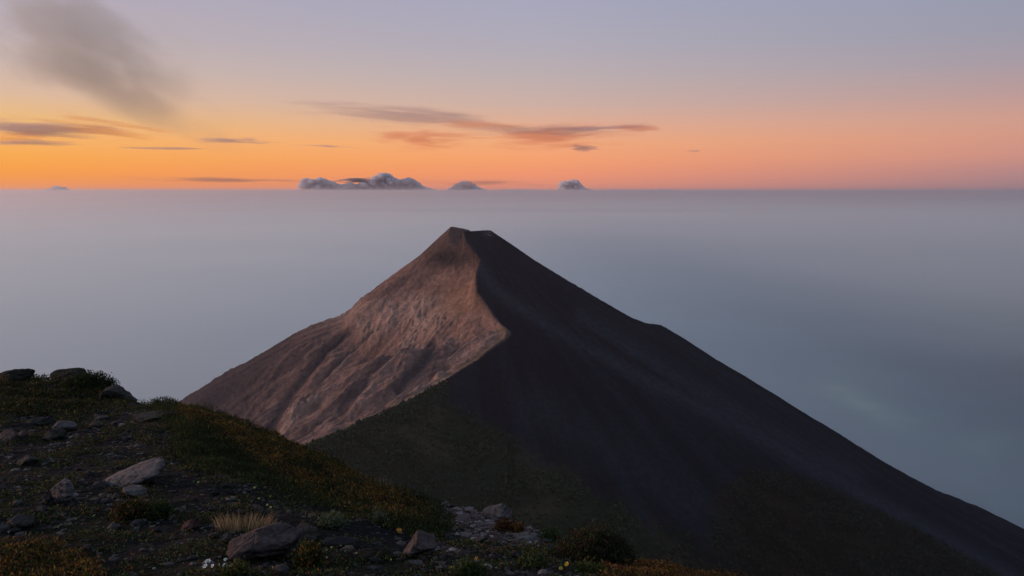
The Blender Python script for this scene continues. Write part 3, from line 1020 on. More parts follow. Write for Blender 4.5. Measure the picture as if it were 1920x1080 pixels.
rock('pyramid_rock', 'pyramid shaped pinkish rock on the dark soil near the bottom centre', 'rock', 785, 1044, 72, 42, 0.8, 46, 'pink', (0, 0, 0), 0.1, planes=[(.62, -.2, .75, .42), (-.9, -.2, .45, .5), (0, -1, .3, .6)], rough=0.05, nplanes=6)
rock('pale_boulder', 'pale angular boulder standing on the crest against the dark slope', 'boulder', 932, 982, 60, 40, 0.8, 47, 'pale', (0, 8, 0), 0.15, planes=[(-.7, -.2, .7, .6), (.8, -.3, .4, .6)], rough=0.08)
rock('rock', 'flat light rock on the crest between the pale boulder and the shrub', 'rock', 985, 1016, 48, 9, 0.9, 48, 'pale', (0, 3, 0), 0.3)
rock('rock', 'thin brown rock right of the flat light rock', 'rock', 1022, 1019, 26, 6, 0.9, 49, 'grey')
rock('rock', 'light pointed rock at the left foot of the shrub', 'rock', 1052, 1033, 28, 11, 0.8, 50, 'pale', (0, -6, 0), 0.2)
rock('rock', 'low rounded brown rock on the soil below the gravel', 'rock', 900, 1019, 32, 9, 0.9, 51, 'grey', (0, 0, 0), 0.4)
rock('rock', 'small pale rock peeking out right of the shrub', 'rock', 1186, 1052, 22, 12, 0.9, 52, 'grey')
rock('rock', 'small white rock on the gravel where the heather ends', 'rock', 772, 940, 22, 12, 0.9, 53, 'pale')
rock('rock', 'leaning slate like stone on the gravel crest, larger', 'stone', 832, 944, 26, 12, 0.7, 54, 'pale', (0, -24, 0), 0.2, planes=[(0, 0, 1, .35)])
rock('rock', 'thin tilted stone right behind the leaning slate like stone', 'stone', 846, 943, 20, 9, 0.7, 55, 'grey', (0, -26, 0), 0.2, planes=[(0, 0, 1, .3)])
rock('rock', 'small pale stone left of the pale angular boulder', 'stone', 886, 962, 13, 7, 0.9, 56, 'pale')
rock('rock', 'dark mound of rock behind the heather and the small white rock', 'rock', 772, 930, 58, 18, 0.9, 57, 'dark', (0, 0, 0), 0.4)
rock('rock', 'small triangular rock left of the pyramid shaped rock', 'rock', 708, 1032, 24, 15, 0.8, 58, 'grey')
rock('rock', 'broad brown rock embedded in the soil below the small triangular rock', 'rock', 700, 1050, 64, 20, 0.9, 59, 'dark', (0, 10, 0), 0.4)
rock('rock', 'small rock at the bottom right of the pyramid shaped rock', 'rock', 825, 1074, 20, 9, 0.9, 60, 'grey')
rock('rock', 'flat layered brown rock on the slope left of the heather', 'rock', 285, 788, 84, 8, 1.1, 61, 'grey', (0, -8, 0), 0.4, planes=[(0, 0, 1, .3)])


# shrubs -----------------------------------------------------------
def shrub(name, label, cat, u, v, w_px, h_px, n, pal, wts, leaf, seed, depth=0.9, squash=1.0, lean=0.0, up=0.8, aspect=0.3):
    p = hit(u, v)
    s = p.y / F_PX
    w, h = w_px * s, h_px * s
    r_ = np.random.default_rng(seed)
    root = bpy.data.objects.new(name, None)
    COL.objects.link(root)
    root.location = p
    tag(root, label, cat)
    # branches: a fan of twigs, leaves along their outer part
    nb = max(24, n // 60)
    tips = []
    for _ in range(nb):
        a = r_.uniform(0, 2 * math.pi)
        q_ = math.sqrt(r_.uniform(0, 1))
        hh = math.sqrt(max(0.05, 1 - q_ * q_)) * r_.uniform(0.75, 1.05)
        tips.append((math.cos(a) * q_ * w / 2 + lean * hh * h, math.sin(a) * q_ * w / 2 * depth, hh * h))
    tips = np.array(tips)
    k_ = r_.integers(0, nb, n)
    t = r_.uniform(0.35, 1.05, n)
    C = tips[k_] * t[:, None] * np.array([1, 1, 1]) + r_.normal(0, leaf * 0.8, (n, 3))
    C[:, 2] = np.maximum(C[:, 2], -0.02)
    leaves('foliage', C, leaf * r_.uniform(0.6, 1.5, n), pick(n, pal, wts, r_), up, aspect, root, seed)
    # twigs as thin three sided sticks
    Vt, Ft = [], []
    for i, tp in enumerate(tips):
        b = np.array([r_.normal(0, w * .05), r_.normal(0, w * .05), -0.02])
        o_ = len(Vt)
        for j in range(3):
            a = j * 2.094
            e = np.array([math.cos(a), math.sin(a), 0])
            Vt.append(b + e * 0.004)
            Vt.append(tp * 0.95 + e * 0.0012)
        for j in range(3):
            k2 = (j + 1) % 3
            Ft.append((o_ + 2 * j, o_ + 2 * k2, o_ + 2 * k2 + 1, o_ + 2 * j + 1))
    mesh_np('twigs', np.array(Vt), np.array(Ft), 4, MAT_LEAF, np.tile(np.array([[0.03, 0.02, 0.014]]), (len(Vt), 1)), True, root)
    return root


shrub('shrub', 'rounded dark brown and green shrub on the crest beside the dark slope', 'shrub', 1112, 1058, 170, 62, 9000, (BRN, G_DK, RED, G_MD, (0.05, 0.04, 0.03)), (6, 5, 1, 2, 2), 0.022, 71, 0.8)
shrub('shrub', 'dark shrub growing over the right side of the mossy crest boulder', 'shrub', 168, 738, 104, 38, 7000, (G_DK, BRN, G_MD), (8, 2, 1), 0.030, 72, 0.8)
shrub('shrub', 'small ochre shrub at the right end of the largest rock', 'shrub', 578, 1066, 50, 48, 2200, (OCH, G_MD, BRN, G_DK), (3, 3, 4, 3), 0.020, 73)
shrub('shrub', 'low cushion with orange top below the slanted slab', 'shrub', 250, 972, 76, 34, 3000, (OCH, BRN, G_DK, G_MD, RED), (2, 4, 4, 2, 2), 0.018, 74)
shrub('shrub', 'small green tuft beside the orange topped cushion', 'shrub', 298, 972, 50, 30, 1400, (G_MD, G_DK, G_PL), (4, 4, 1), 0.018, 75)
shrub('shrub', 'rusty bush at the foot of the pale angular boulder', 'shrub', 950, 1000, 54, 24, 1800, (RED, OCH, BRN), (4, 3, 4), 0.018, 76)
shrub('shrub', 'little rusty bush right of the pale angular boulder', 'shrub', 972, 1004, 26, 22, 700, (RED, OCH, BRN), (4, 4, 3), 0.016, 77)
shrub('shrub', 'bright green cushion on the left flank of the rounded brown shrub', 'shrub', 1038, 1014, 44, 20, 1200, (G_MD, G_DK, G_PL), (5, 3, 1), 0.016, 78)
shrub('shrub', 'green leafy plant at the bottom edge below the tall orange flower', 'plant', 880, 1082, 70, 24, 1500, (G_MD, G_PL, G_DK), (5, 2, 2), 0.018, 79)
shrub('shrub', 'grey green leafy plant at the lower edge of the heather', 'plant', 622, 985, 66, 18, 900, ((0.10, 0.11, 0.08), G_PL, G_MD), (3, 2, 3), 0.018, 80, up=0.4)
shrub('shrub', 'grey green plant against the shaded heather', 'plant', 712, 985, 40, 22, 700, ((0.09, 0.10, 0.08), G_MD), (3, 2), 0.016, 81, up=0.4)
shrub('shrub', 'ochre and green plant at the bottom edge beside the white flowers', 'plant', 440, 1085, 60, 24, 1200, (G_MD, OCH, G_DK, G_PL), (4, 2, 2, 1), 0.016, 82)
shrub('shrub', 'green cushion with yellow flowers left of the rounded brown shrub', 'plant', 1000, 1064, 70, 16, 1300, (G_MD, G_DK, G_PL, BRN), (4, 2, 1, 2), 0.016, 83)
shrub('shrub', 'green cushion under the yellow flowers in front of the brown shrub', 'plant', 1100, 1076, 66, 14, 1200, (G_MD, G_PL, OCH, G_DK), (4, 1, 1, 2), 0.016, 84)


# grass tufts --------------------------------------------------------
def tuft(name, label, u, v, w_px, h_px, n, cols, seed, lean=0.15, width=0.0035, spread=0.7):
    p = hit(u, v)
    s = p.y / F_PX
    w, h = w_px * s, h_px * s
    r_ = np.random.default_rng(seed)
    V, Fq, Cc = [], [], []
    for i in range(n):
        bx = r_.uniform(-.5, .5) * w * 0.75
        by = r_.uniform(-.5, .5) * w * 0.22
        L = h * r_.uniform(0.55, 1.12)
        lx = (bx / w) * spread + lean * r_.uniform(0.2, 1.4) + r_.normal(0, 0.18)
        ly = r_.normal(0, 0.22)
        wd = width * r_.uniform(0.6, 1.2)
        o_ = len(V)
        col = np.array(cols[r_.integers(0, len(cols))]) * r_.uniform(0.7, 1.25)
        for j in range(5):
            t = j / 4
            x = bx + lx * L * (0.35 * t + 0.65 * t * t)
            y = by + ly * L * (0.35 * t + 0.65 * t * t)
            z = L * t * (1 - 0.12 * t * abs(lx)) - 0.02 * (1 - t)
            ww = wd * (1 - t) ** 0.7 + 0.0003
            V += [(x - ww / 2, y, z), (x + ww / 2, y + ww * 0.4, z)]
            cj = col * (0.55 + 0.45 * t) if False else (np.array(G_MD) * (1 - sstep(0, 0.4, t)) + col * sstep(0, 0.4, t))
            Cc += [cj, cj]
        for j in range(4):
            Fq.append((o_ + 2 * j, o_ + 2 * j + 1, o_ + 2 * j + 3, o_ + 2 * j + 2))
    o = mesh_np(name, np.array(V), np.array(Fq), 4, MAT_LEAF, np.array(Cc))
    o.location = p
    return tag(o, label, 'grass')


tuft('grass_tuft', 'dry straw coloured grass tuft behind the largest rock', 460, 997, 130, 36, 340, ((0.36, 0.24, 0.13), (0.48, 0.35, 0.20), (0.22, 0.15, 0.08)), 61, 0.12, 0.0032, 1.1)
tuft('grass_tuft', 'row of pale thin grass stems on the crest of the ochre mound', 690, 912, 90, 26, 60, ((0.20, 0.155, 0.10), (0.27, 0.22, 0.15)), 62, 0.05, 0.0028, 0.3)
tuft('grass_tuft', 'second sparse group of grass stems further down the mound crest', 722, 918, 34, 22, 22, ((0.20, 0.17, 0.12), (0.25, 0.21, 0.15)), 63, 0.05, 0.0028, 0.3)
tuft('grass_tuft', 'few short grass blades on the crest right of the smooth dark boulder', 262, 757, 36, 12, 26, ((0.03, 0.03, 0.02), (0.05, 0.045, 0.03)), 64, 0.05, 0.004, 0.6)

# dead stick ---------------------------------------------------------
p = hit(152, 1080)
s_ = p.y / F_PX
q0, q1 = Vector((-0.020, 0, 0.0)), Vector((16 * s_, 0.02, 26 * s_))
Vs = []
for j in range(9):
    t = j / 8
    c_ = q0.lerp(q1, t) + Vector((0.002 * math.sin(t * 7), 0, 0.001 * math.cos(t * 9)))
    for k_ in range(6):
        a = k_ * math.pi / 3
        rr_ = 0.0042 * (1 - 0.5 * t)
        Vs.append((c_.x + rr_ * math.cos(a), c_.y + rr_ * math.sin(a), c_.z + rr_ * 0.6 * math.cos(a)))
Fs = [(j * 6 + k_, j * 6 + (k_ + 1) % 6, (j + 1) * 6 + (k_ + 1) % 6, (j + 1) * 6 + k_) for j in range(8) for k_ in range(6)]
st = mesh_np('dead_stick', np.array(Vs), np.array(Fs), 4, MAT_LEAF, np.tile(np.array([[0.16, 0.115, 0.07]]), (len(Vs), 1)))
st.location = p
tag(st, 'bare dry stick poking out of the rusty plants in the bottom left corner', 'stick')


# flowers -------------------------------------------------------------
def flower(label, u, v, stem_px, head_px, petals, col, heart, seed, group=None, name='yellow_flower', tiltx=0.5):
    p = hit(u, v)
    s = p.y / F_PX
    r_ = np.random.default_rng(seed)
    root = bpy.data.objects.new(name, None)
    COL.objects.link(root)
    root.location = p
    tag(root, label, 'flower', group)
    H, rad_ = stem_px * s, head_px * s / 2
    lx = r_.normal(0, 0.15) * H
    Vs = []
    for j in range(4):
        t = j / 3
        for k_ in range(4):
            a = k_ * math.pi / 2
            Vs.append((lx * t * t + 0.0014 * math.cos(a), 0.0014 * math.sin(a), H * t - 0.01 * (1 - t)))
    Fs = [(j * 4 + k_, j * 4 + (k_ + 1) % 4, (j + 1) * 4 + (k_ + 1) % 4, (j + 1) * 4 + k_) for j in range(3) for k_ in range(4)]
    mesh_np('stem', np.array(Vs), np.array(Fs), 4, MAT_LEAF, np.tile(np.array([G_MD]), (len(Vs), 1)), True, root)
    V, Fq, Cc = [], [], []
    ctr = np.array([lx, 0, H])
    nz_ = np.array([r_.normal(0, .3), -tiltx, 0.8])
    nz_ /= np.linalg.norm(nz_)
    ex = np.cross(nz_, [0, 1, 0.3])
    ex /= np.linalg.norm(ex)
    ey = np.cross(nz_, ex)
    for k_ in range(petals):
        a = 2 * math.pi * k_ / petals + r_.normal(0, .08)
        d = ex * math.cos(a) + ey * math.sin(a)
        e = -ex * math.sin(a) + ey * math.cos(a)
        o_ = len(V)
        w_ = rad_ * math.pi / petals * 1.1
        V += [ctr + d * rad_ * .15, ctr + d * rad_ * .6 + e * w_ + nz_ * rad_ * .25, ctr + d * rad_ + nz_ * rad_ * .2, ctr + d * rad_ * .6 - e * w_ + nz_ * rad_ * .25]
        Fq.append((o_, o_ + 1, o_ + 2, o_ + 3))
        Cc += [col] * 4
    mesh_np('petals', np.array(V), np.array(Fq), 4, MAT_LEAF, np.array(Cc), False, root)
    hv = ICO1 * rad_ * 0.32 + ctr + nz_ * rad_ * 0.12
    mesh_np('flower_heart', hv, ICO1F, 3, MAT_LEAF, np.tile(np.array([heart]), (len(hv), 1)), True, root)
    return root


YEL, ORG, WHT, PNK = (0.60, 0.42, 0.06), (0.62, 0.27, 0.05), (0.72, 0.70, 0.66), (0.55, 0.36, 0.32)
flower('orange flower on its own at the lower edge of the heather mound', 748, 1003, 8, 13, 9, ORG, YEL, 1, name='orange_flower')
flower('tall orange flower on an upright stem near the bottom edge', 892, 1068, 22, 9, 8, ORG, YEL, 2, name='orange_flower')
flower('yellow flower nearest the foot of the rounded brown shrub', 1060, 1068, 10, 11, 8, YEL, ORG, 3)
flower('yellow flower just left of and below the one at the shrub foot', 1052, 1073, 8, 9, 7, YEL, ORG, 4)
flower('yellow flower on the green cushion left of the rounded brown shrub', 1009, 1058, 8, 9, 8, YEL, ORG, 5)
flower('pinkish orange flower above the green cushion in front of the shrub', 1100, 1068, 10, 10, 8, (0.6, 0.32, 0.16), YEL, 6, name='orange_flower')
flower('pale yellow flower at the right end of the front green cushion', 1118, 1074, 8, 9, 8, (0.6, 0.40, 0.16), YEL, 7)
flower('small pink flower above the yellow one on the left green cushion', 994, 1050, 7, 7, 6, PNK, YEL, 8, name='pink_flower')
flower('yellow flower by the bottom edge left of the tall orange flower', 846, 1072, 8, 6, 7, YEL, ORG, 9)
r_ = random.Random(5)
lone = [(613, 1046), (606, 1036), (623, 1028), (612, 1032), (668, 1024), (668, 1038), (735, 1050), (500, 948), (508, 932), (486, 936), (476, 915), (456, 892), (507, 952), (372, 905), (141, 773), (125, 776), (640, 1024), (655, 1012)]
lone_lb = ['tiny yellow flower in the patch right of the largest rock, nearest the ochre shrub', 'tiny yellow flower at the left of the patch right of the largest rock', 'tiny yellow flower at the right end of the patch beside the largest rock', 'tiny yellow flower topmost in the patch right of the largest rock',
           'tiny yellow flower above another one, left of the small triangular rock', 'tiny yellow flower lower of two left of the small triangular rock', 'tiny yellow flower just left of the foot of the pyramid shaped rock',
           'tiny yellow flower on dark soil above the grass tuft, lowest of its row', 'tiny yellow flower at the right end of the row above the grass tuft', 'tiny yellow flower left in the row above the grass tuft', 'tiny yellow flower at the green edge of the mound, second highest', 'tiny yellow flower highest up on the dark side of the mound',
           'tiny yellow flower directly above the right end of the grass tuft', 'tiny yellow flower alone between the slanted slab and the mound', 'bright tiny yellow flower in the scrub below the crest boulders', 'tiny yellow flower just left of the bright one below the crest boulders',
           'tiny yellow flower midway between the largest rock and the small triangular rock', 'tiny yellow flower above the broad brown embedded rock']
for i, (a, b) in enumerate(lone):
    flower(lone_lb[i], a, b + 5, 6, 5, 6, (0.55, 0.45, 0.14), YEL, 20 + i, group='tiny yellow flowers scattered over the slope')
whites = [(392, 1056, 13, 'tallest white blossom of the clump at the bottom left'), (386, 1064, 11, 'leftmost white blossom of the clump at the bottom edge'), (400, 1065, 10, 'white blossom low in the middle of the clump'),
          (412, 1062, 7, 'small white blossom between the two halves of the clump'), (424, 1052, 8, 'upper white blossom at the right of the clump'), (424, 1063, 11, 'broad white blossom at the right of the clump'), (433, 1063, 8, 'rightmost white blossom of the clump')]
for i, (a, b, h_, lb) in enumerate(whites):
    flower(lb, a, b + 8, 11, h_, 6, WHT, (0.5, 0.45, 0.3), 60 + i, group='white blossoms near the bottom edge', name='white_flower')

# ------------------------------------------------------------------ forest on the lower front slope of the volcano
r_ = np.random.default_rng(77)
ok = (vegm > 0.45) & (VY > 1300) & (VY < 2600) & (U_ > 380) & (U_ < 2000) & (V_ > 690) & (V_ < 1140)
jj, ii_ = np.nonzero(ok)
area = np.gradient(vy)[jj] * np.gradient(vx)[ii_]
dens = vegm[jj, ii_] * (0.12 + 0.9 * sstep(-0.15, 0.3, fbm(VX[jj, ii_] / 110, VY[jj, ii_] / 80, 4, 707)) + 1.2 * (nearcrest[jj, ii_])) * area
sel = r_.choice(len(jj), 15000, p=dens / dens.sum())
tx = VX[jj[sel], ii_[sel]] + r_.uniform(-3, 3, len(sel))
ty = VY[jj[sel], ii_[sel]] + r_.uniform(-3, 3, len(sel))
tz = Z[jj[sel], ii_[sel]]
n = len(sel)
hgt_ = r_.uniform(4, 9, n) * (0.8 + 0.5 * r_.uniform(size=n) ** 3)
wd_ = hgt_ * r_.uniform(0.32, 0.5, n)
base = ICO1[None] * (1 + 0.3 * r_.uniform(-1, 1, (n, len(ICO1), 1)))
Vf = base * np.stack([wd_, wd_, hgt_ * 0.5], 1)[:, None, :] + np.stack([tx, ty, tz + hgt_ * 0.42], 1)[:, None, :]
Ff = (ICO1F[None] + (np.arange(n) * len(ICO1))[:, None, None]).reshape(-1, 3)
cf = np.repeat(pick(n, ((0.010, 0.024, 0.010), (0.019, 0.040, 0.015), (0.034, 0.050, 0.022)), (4, 4, 2), r_), len(ICO1), axis=0)
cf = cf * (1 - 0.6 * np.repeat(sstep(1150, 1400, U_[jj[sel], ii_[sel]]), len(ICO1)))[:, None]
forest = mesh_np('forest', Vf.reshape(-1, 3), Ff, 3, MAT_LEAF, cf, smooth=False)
tag(forest, 'dark green pine forest spread over the shaded front slope of the volcano', 'forest', kind='stuff')
#STAGE3
# ------------------------------------------------------------------ clouds and smoke (all outside the haze)
def vol_mat(name, color, density, scale, lo, hi, seed, aniso=0.2, detail=4, stretch=(1, 1, 1), edge=1.0, ero=0.35, absorb=(0, 0, 0), rotn=0.0, ystr=0.2):
    mt_ = bpy.data.materials.new(name)
    mt_.use_nodes = True
    t = mt_.node_tree
    t.nodes.clear()
    tc = t.nodes.new('ShaderNodeTexCoord')
    mp = t.nodes.new('ShaderNodeMapping')
    mp.inputs['Location'].default_value = (seed * 3.7, seed * 1.3, seed * 2.1)
    mp.inputs['Rotation'].default_value = (0, rotn, 0)
    stretch = (stretch[0], stretch[1] * ystr, stretch[2])
    mp.inputs['Scale'].default_value = stretch
    t.links.new(tc.outputs['Object'], mp.inputs[0])
    ns = t.nodes.new('ShaderNodeTexNoise')
    ns.inputs['Scale'].default_value = scale
    ns.inputs['Detail'].default_value = detail
    ns.inputs['Roughness'].default_value = 0.58
    t.links.new(mp.outputs[0], ns.inputs['Vector'])
    mr = t.nodes.new('ShaderNodeMapRange')
    mr.interpolation_type = 'SMOOTHSTEP'
    mr.inputs[1].default_value = lo
    mr.inputs[2].default_value = hi
    ln = t.nodes.new('ShaderNodeVectorMath')
    ln.operation = 'LENGTH'
    t.links.new(tc.outputs['Object'], ln.inputs[0])
    fo = t.nodes.new('ShaderNodeMapRange')
    fo.interpolation_type = 'SMOOTHSTEP'
    fo.inputs[1].default_value = 1.0
    fo.inputs[2].default_value = 1.0 - edge
    fo.inputs[3].default_value = 0.0
    fo.inputs[4].default_value = 1.0
    t.links.new(ln.outputs['Value'], fo.inputs[0])
    # eroding the noise with the falloff gives ragged rather than round ends
    ad = t.nodes.new('ShaderNodeMath')
    ad.operation = 'MULTIPLY_ADD'
    ad.inputs[1].default_value = ero
    t.links.new(fo.outputs[0], ad.inputs[0])
    sb = t.nodes.new('ShaderNodeMath')
    sb.operation = 'SUBTRACT'
    sb.inputs[1].default_value = ero / 2
    t.links.new(ns.outputs['Fac'], sb.inputs[0])
    t.links.new(sb.outputs[0], ad.inputs[2])
    t.links.new(ad.outputs[0], mr.inputs[0])
    m1 = t.nodes.new('ShaderNodeMath')
    m1.operation = 'MULTIPLY'
    t.links.new(mr.outputs[0], m1.inputs[0])
    t.links.new(fo.outputs[0], m1.inputs[1])
    m2 = t.nodes.new('ShaderNodeMath')
    m2.operation = 'MULTIPLY'
    m2.inputs[1].default_value = density
    t.links.new(m1.outputs[0], m2.inputs[0])
    v = t.nodes.new('ShaderNodeVolumePrincipled')
    v.inputs['Color'].default_value = tuple(color) + (1,)
    v.inputs['Anisotropy'].default_value = aniso
    v.inputs['Absorption Color'].default_value = tuple(absorb) + (1,)
    t.links.new(m2.outputs[0], v.inputs['Density'])
    o = t.nodes.new('ShaderNodeOutputMaterial')
    t.links.new(v.outputs[0], o.inputs['Volume'])
    return mt_


def wisp(name, label, u, v, w_px, h_px, tilt, color, od, Y=60000, scale=1.6, lo=0.42, hi=0.7, seed=1, depth=None, cat='cloud', aniso=0.2, stretch=(1, 1, 1), edge=1.0, kind=None, group=None, detail=4, ero=0.35):
    absorb = (0, 0, 0)
    if color is PINK_GLOW or color is ORANGE_GLOW:
        absorb = (1.0, 0.44, 0.32)  # absorbs green and blue to imitate the sun's glow on the cloud
    c = P(u, v, Y)
    s = Y / F_PX
    if cat == 'cloud':
        w_px, h_px, lo, od, scale, detail = w_px * 1.4, h_px * (2.0 if color is MAUVE_SHADE else 2.7), 0.42, od * (0.72 if color is MAUVE_SHADE else 0.95), scale * 1.5, 6
        hi = 0.68
    sx_, sz_ = w_px * s / 2, h_px * s / 2
    sy_ = depth * s / 2 if depth else max(sz_ * 2.0, sx_ * 0.25)
    mt_ = vol_mat(name, color, od / (1.1 * sy_), scale, lo, hi, seed, aniso, detail, stretch, edge, ero, absorb, 0.45 if cat == 'cloud' else 0.0, 0.2 if cat == 'cloud' else 0.35)
    o = mesh_np(name, ICO2.copy(), ICO2F, 3, mt_)
    o.location = Vector(c)
    o.scale = (sx_, sy_, sz_)
    o.rotation_euler = (0, R(tilt), 0)
    tag(o, label, cat, group, kind)
    return o


MAUVE_SHADE, PINK_GLOW, ORANGE_GLOW = (0.84, 0.60, 0.57), (0.30, 0.15, 0.12), (0.30, 0.15, 0.05)  # sunset glow and cloud shade put into the volume colours
GB = 'streak clouds low in the sunset sky'
wisp('streak_cloud', 'thick mauve streak cloud at the far left edge of the sky', 60, 240, 460, 30, 2.6, MAUVE_SHADE, 3.0, seed=1, stretch=(1, 1, 1.6), lo=.33, hi=.62)
wisp('streak_cloud', 'thin mauve streak directly under the thick one at the left edge', 50, 267, 250, 11, 0.8, MAUVE_SHADE, 2.4, seed=2, lo=.38, hi=.6)
wisp('streak_cloud', 'orange ribbon cloud rising over the end of the thick left streak', 190, 240, 330, 30, 6.5, ORANGE_GLOW, 2.0, seed=3, stretch=(1, 1, 2))
wisp('streak_cloud', 'orange ribbon glowing under the thick left streak', 60, 254, 260, 16, -2, ORANGE_GLOW, 1.8, seed=23, stretch=(1, 1, 2))
wisp('streak_cloud', 'small mauve streak to the right of the smoke', 438, 263, 170, 13, 2.2, MAUVE_SHADE, 2.6, seed=4, lo=.38, hi=.6)
wisp('streak_cloud', 'hair thin dark line of cloud left of the small mauve streak', 312, 278, 210, 5, 0.8, MAUVE_SHADE, 2.6, seed=5, lo=.36, hi=.55)
wisp('streak_cloud', 'broken thin line of cloud in the middle left of the sky', 612, 274, 140, 4.5, 2.0, MAUVE_SHADE, 2.2, seed=6, lo=.4, hi=.6)
wisp('streak_cloud', 'long faint mauve cloud above all the pink ones', 765, 213, 470, 34, 3.5, MAUVE_SHADE, 2.2, seed=7, scale=1.8, stretch=(1, 1, 1.8))
wisp('streak_cloud', 'very faint thin cloud high above the long mauve one', 640, 196, 330, 16, 2.5, MAUVE_SHADE, 0.7, seed=17, scale=1.8)
wisp('streak_cloud', 'salmon pink patch of cloud left of the middle', 790, 258, 260, 27, 1.5, PINK_GLOW, 3.0, seed=8, stretch=(1, 1, 1.4))
wisp('streak_cloud', 'mauve shadowed cloud crossing the long pink bank', 1010, 243, 400, 18, -0.5, MAUVE_SHADE, 1.8, seed=9, stretch=(1, 1, 1.5))
wisp('streak_cloud', 'long pink cloud bank in the centre of the sky', 1020, 256, 360, 32, -1.5, PINK_GLOW, 2.8, seed=10, stretch=(1, 1, 1.6))
wisp('streak_cloud', 'mauve arm of cloud reaching toward the bright pink tip', 1105, 243, 270, 17, -3.5, MAUVE_SHADE, 2.4, seed=11)
wisp('streak_cloud', 'bright coral pink tip at the right end of the clouds', 1190, 238, 150, 15, 0, PINK_GLOW, 2.4, seed=12, lo=.34, hi=.55)
wisp('streak_cloud', 'small mauve lens cloud hanging below the pink bank', 1090, 277, 80, 13, -1, MAUVE_SHADE, 3.2, seed=13, lo=.34, hi=.55)
wisp('streak_cloud', 'pink streak just below the tail of the long mauve cloud', 900, 234, 300, 12, 2.0, PINK_GLOW, 2.2, seed=14)
wisp('streak_cloud', 'faint reddish line of cloud close above the left horizon', 400, 337, 420, 7, 1.0, (0.62, 0.36, 0.30), 1.8, seed=15, lo=.4, hi=.62)
wisp('streak_cloud', 'tiny reddish streaks above the middle of the horizon', 900, 343, 330, 8, 0.5, (0.62, 0.36, 0.30), 1.2, seed=16, lo=.42, hi=.62)
wisp('streak_cloud', 'faint speck of cloud right of the pink ones', 1300, 283, 44, 4, 0, MAUVE_SHADE, 1.6, seed=18, lo=.36, hi=.6)

wisp('smoke_plume', 'drifting dark brown smoke in the upper left sky', 150, 88, 620, 350, 26, (0.60, 0.545, 0.48), 1.1, Y=2600, scale=2.7, lo=.40, hi=.66, seed=36, depth=260, cat='smoke', kind='stuff', edge=0.9, detail=5, ero=0.3)
wisp('smoke_plume', 'faint thin smoke trailing down toward the horizon', 250, 185, 620, 200, 24, (0.62, 0.56, 0.48), 0.45, Y=2600, scale=2.2, lo=.38, hi=.68, seed=35, depth=260, cat='smoke', kind='stuff', edge=0.9, detail=4, ero=0.25)

# far cumulus, standing behind the far edge of the haze
cmm = bpy.data.materials.new('cumulus_cloud')
cmm.use_nodes = True
cmm.node_tree.nodes.clear()
cv = cmm.node_tree.nodes.new('ShaderNodeVolumePrincipled')
cv.inputs['Color'].default_value = (0.84, 0.80, 0.83, 1)
cv.inputs['Density'].default_value = 1 / 420.0
cv.inputs['Anisotropy'].default_value = 0.0
co = cmm.node_tree.nodes.new('ShaderNodeOutputMaterial')
cmm.node_tree.links.new(cv.outputs[0], co.inputs['Volume'])
MAT_CUM = cmm


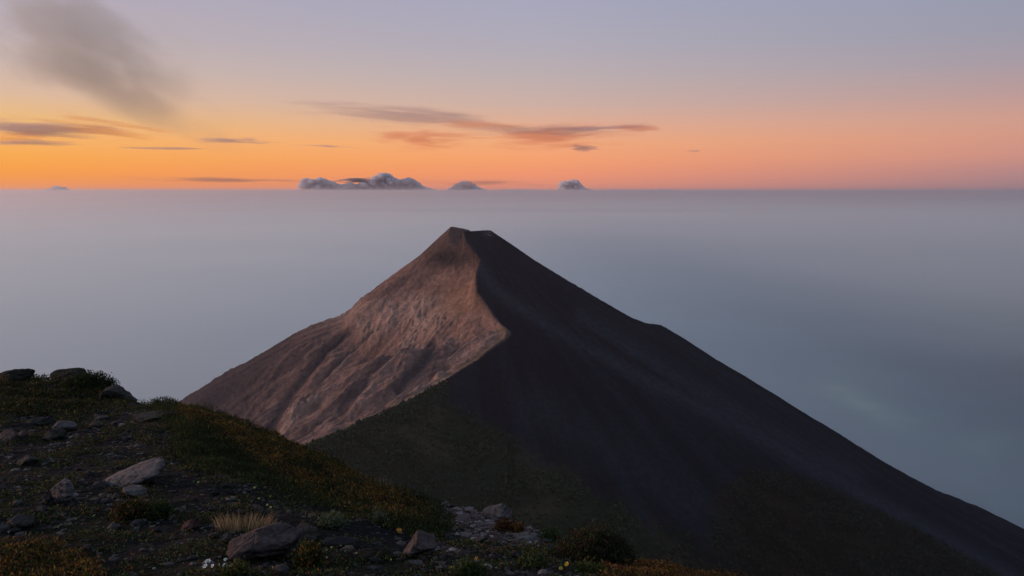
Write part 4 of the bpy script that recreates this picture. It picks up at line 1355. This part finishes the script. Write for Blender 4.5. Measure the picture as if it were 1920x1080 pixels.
def cumulus(label, outline, Y=207000, seed=1, rmin=3.0, rmax=7.5, n=70):
    rmin, n = rmin * 0.55, int(n * 1.7)
    """outline: top edge of the cloud in pixels, left to right"""
    r_ = np.random.default_rng(seed)
    s = Y / F_PX
    us = np.array([p[0] for p in outline], float)
    vs = np.array([p[1] for p in outline], float)
    V, Fq = [], []
    o_ = 0
    for i in range(n):
        u = r_.uniform(us[0], us[-1])
        top = np.interp(u, us, vs)
        room = 362 - top
        if room < 2:
            continue
        rad_ = min(r_.uniform(rmin, rmax), max(1.4, room * 0.5))
        edge = r_.uniform() < 0.6
        v = top + rad_ * 0.9 if edge else r_.uniform(top + rad_, 368)
        # keep the lump below the outline on both sides
        for q_ in (-0.7, 0.7):
            v = max(v, np.interp(u + q_ * rad_, us, vs) + rad_ * 0.55)
        c = P(u, v, Y + r_.uniform(-1, 1) * 3000)
        W_ = ICO2 * (1 + 0.16 * np.array([mnoise.noise(Vector(w * 1.9) + Vector((i, seed, 0))) for w in ICO2]))[:, None]
        V.append(W_ * rad_ * s * np.array([1, 1.3, 0.9]) + c)
        Fq.append(ICO2F + o_)
        o_ += len(ICO2)
    for u in np.arange(us[0] + 3, us[-1] - 2, 3.0):
        tp_ = max(np.interp(u + q_, us, vs) for q_ in (-3, 0, 3))
        for v in np.arange(tp_ + 4.2, 366, 4.0):
            W_ = ICO2 * (1 + 0.18 * np.array([mnoise.noise(Vector(w * 1.9) + Vector((u, v, 0))) for w in ICO2]))[:, None]
            V.append(W_ * 4.6 * s * np.array([1, 1.5, 0.95]) + P(u + r_.uniform(-1, 1), v, Y + r_.uniform(-1, 1) * 1500))
            Fq.append(ICO2F + o_)
            o_ += len(ICO2)
    # a low base that sinks into the haze
    for u in np.arange(us[0], us[-1], 5):
        c = P(u, 366, Y)
        V.append(ICO2 * np.array([9, 12, 7]) * s + c)
        Fq.append(ICO2F + o_)
        o_ += len(ICO2)
    V = np.vstack(V)
    ctr = np.array([V[:, 0].mean(), V[:, 1].mean(), 0])
    o = mesh_np('cumulus_cloud', V - ctr, np.vstack(Fq), 3, MAT_CUM)
    o.location = ctr
    rm = o.modifiers.new('union', 'REMESH')
    rm.mode = 'VOXEL'
    rm.voxel_size = 85.0
    rm.use_smooth_shade = True
    for sz_, st_ in ((1500.0, 520.0), (520.0, 260.0)):
        tx_ = bpy.data.textures.new('billow', 'CLOUDS')
        tx_.noise_scale = sz_
        tx_.noise_depth = 2
        dm = o.modifiers.new('billow', 'DISPLACE')
        dm.texture = tx_
        dm.strength = st_
        dm.mid_level = 0.55
        dm.texture_coords = 'LOCAL'
    return tag(o, label, 'cloud')


cumulus('largest grey cumulus bank on the horizon with a tower near its right end', [(560, 345), (566, 335), (575, 333), (590, 336), (600, 332), (612, 336), (628, 341), (640, 347), (655, 341), (668, 345), (690, 338), (702, 330), (712, 324), (722, 323), (733, 326), (742, 334), (752, 337), (765, 332), (775, 335), (788, 343), (800, 351), (822, 357)], seed=1, n=260, rmin=2.2, rmax=7)
cumulus('pale small cumulus peak to the right of the largest bank', [(836, 357), (850, 348), (862, 341), (873, 337), (884, 342), (896, 350), (915, 357)], seed=2, n=90, rmin=2, rmax=6)
cumulus('single rounded cumulus tower standing near the middle of the horizon', [(1045, 357), (1048, 343), (1056, 338), (1066, 339), (1074, 336), (1084, 337), (1090, 346), (1098, 353), (1115, 357)], seed=3, n=120, rmin=2, rmax=6)
cumulus('tiny cumulus on the far left horizon', [(80, 356), (95, 352), (104, 347), (112, 350), (122, 350), (134, 357)], seed=4, n=60, rmin=1.5, rmax=4)
cumulus('low flat bank of cloud just left of the single rounded tower', [(925, 358), (950, 355.5), (985, 354), (1003, 356), (1030, 357)], seed=5, n=60, rmin=1.2, rmax=3)
cumulus('long low cloud line right of the single rounded tower', [(1115, 357), (1150, 355), (1190, 356), (1240, 354.5), (1290, 356.5), (1350, 356), (1420, 357)], seed=6, n=110, rmin=1.2, rmax=2.6)
b_ = wisp('streak_cloud', 'flat grey cloud shelf joining the lumps of the largest cumulus bank', 672, 338, 110, 7, 0, (0.5, 0.42, 0.44), 9, Y=206000, seed=19, lo=.2, hi=.4)
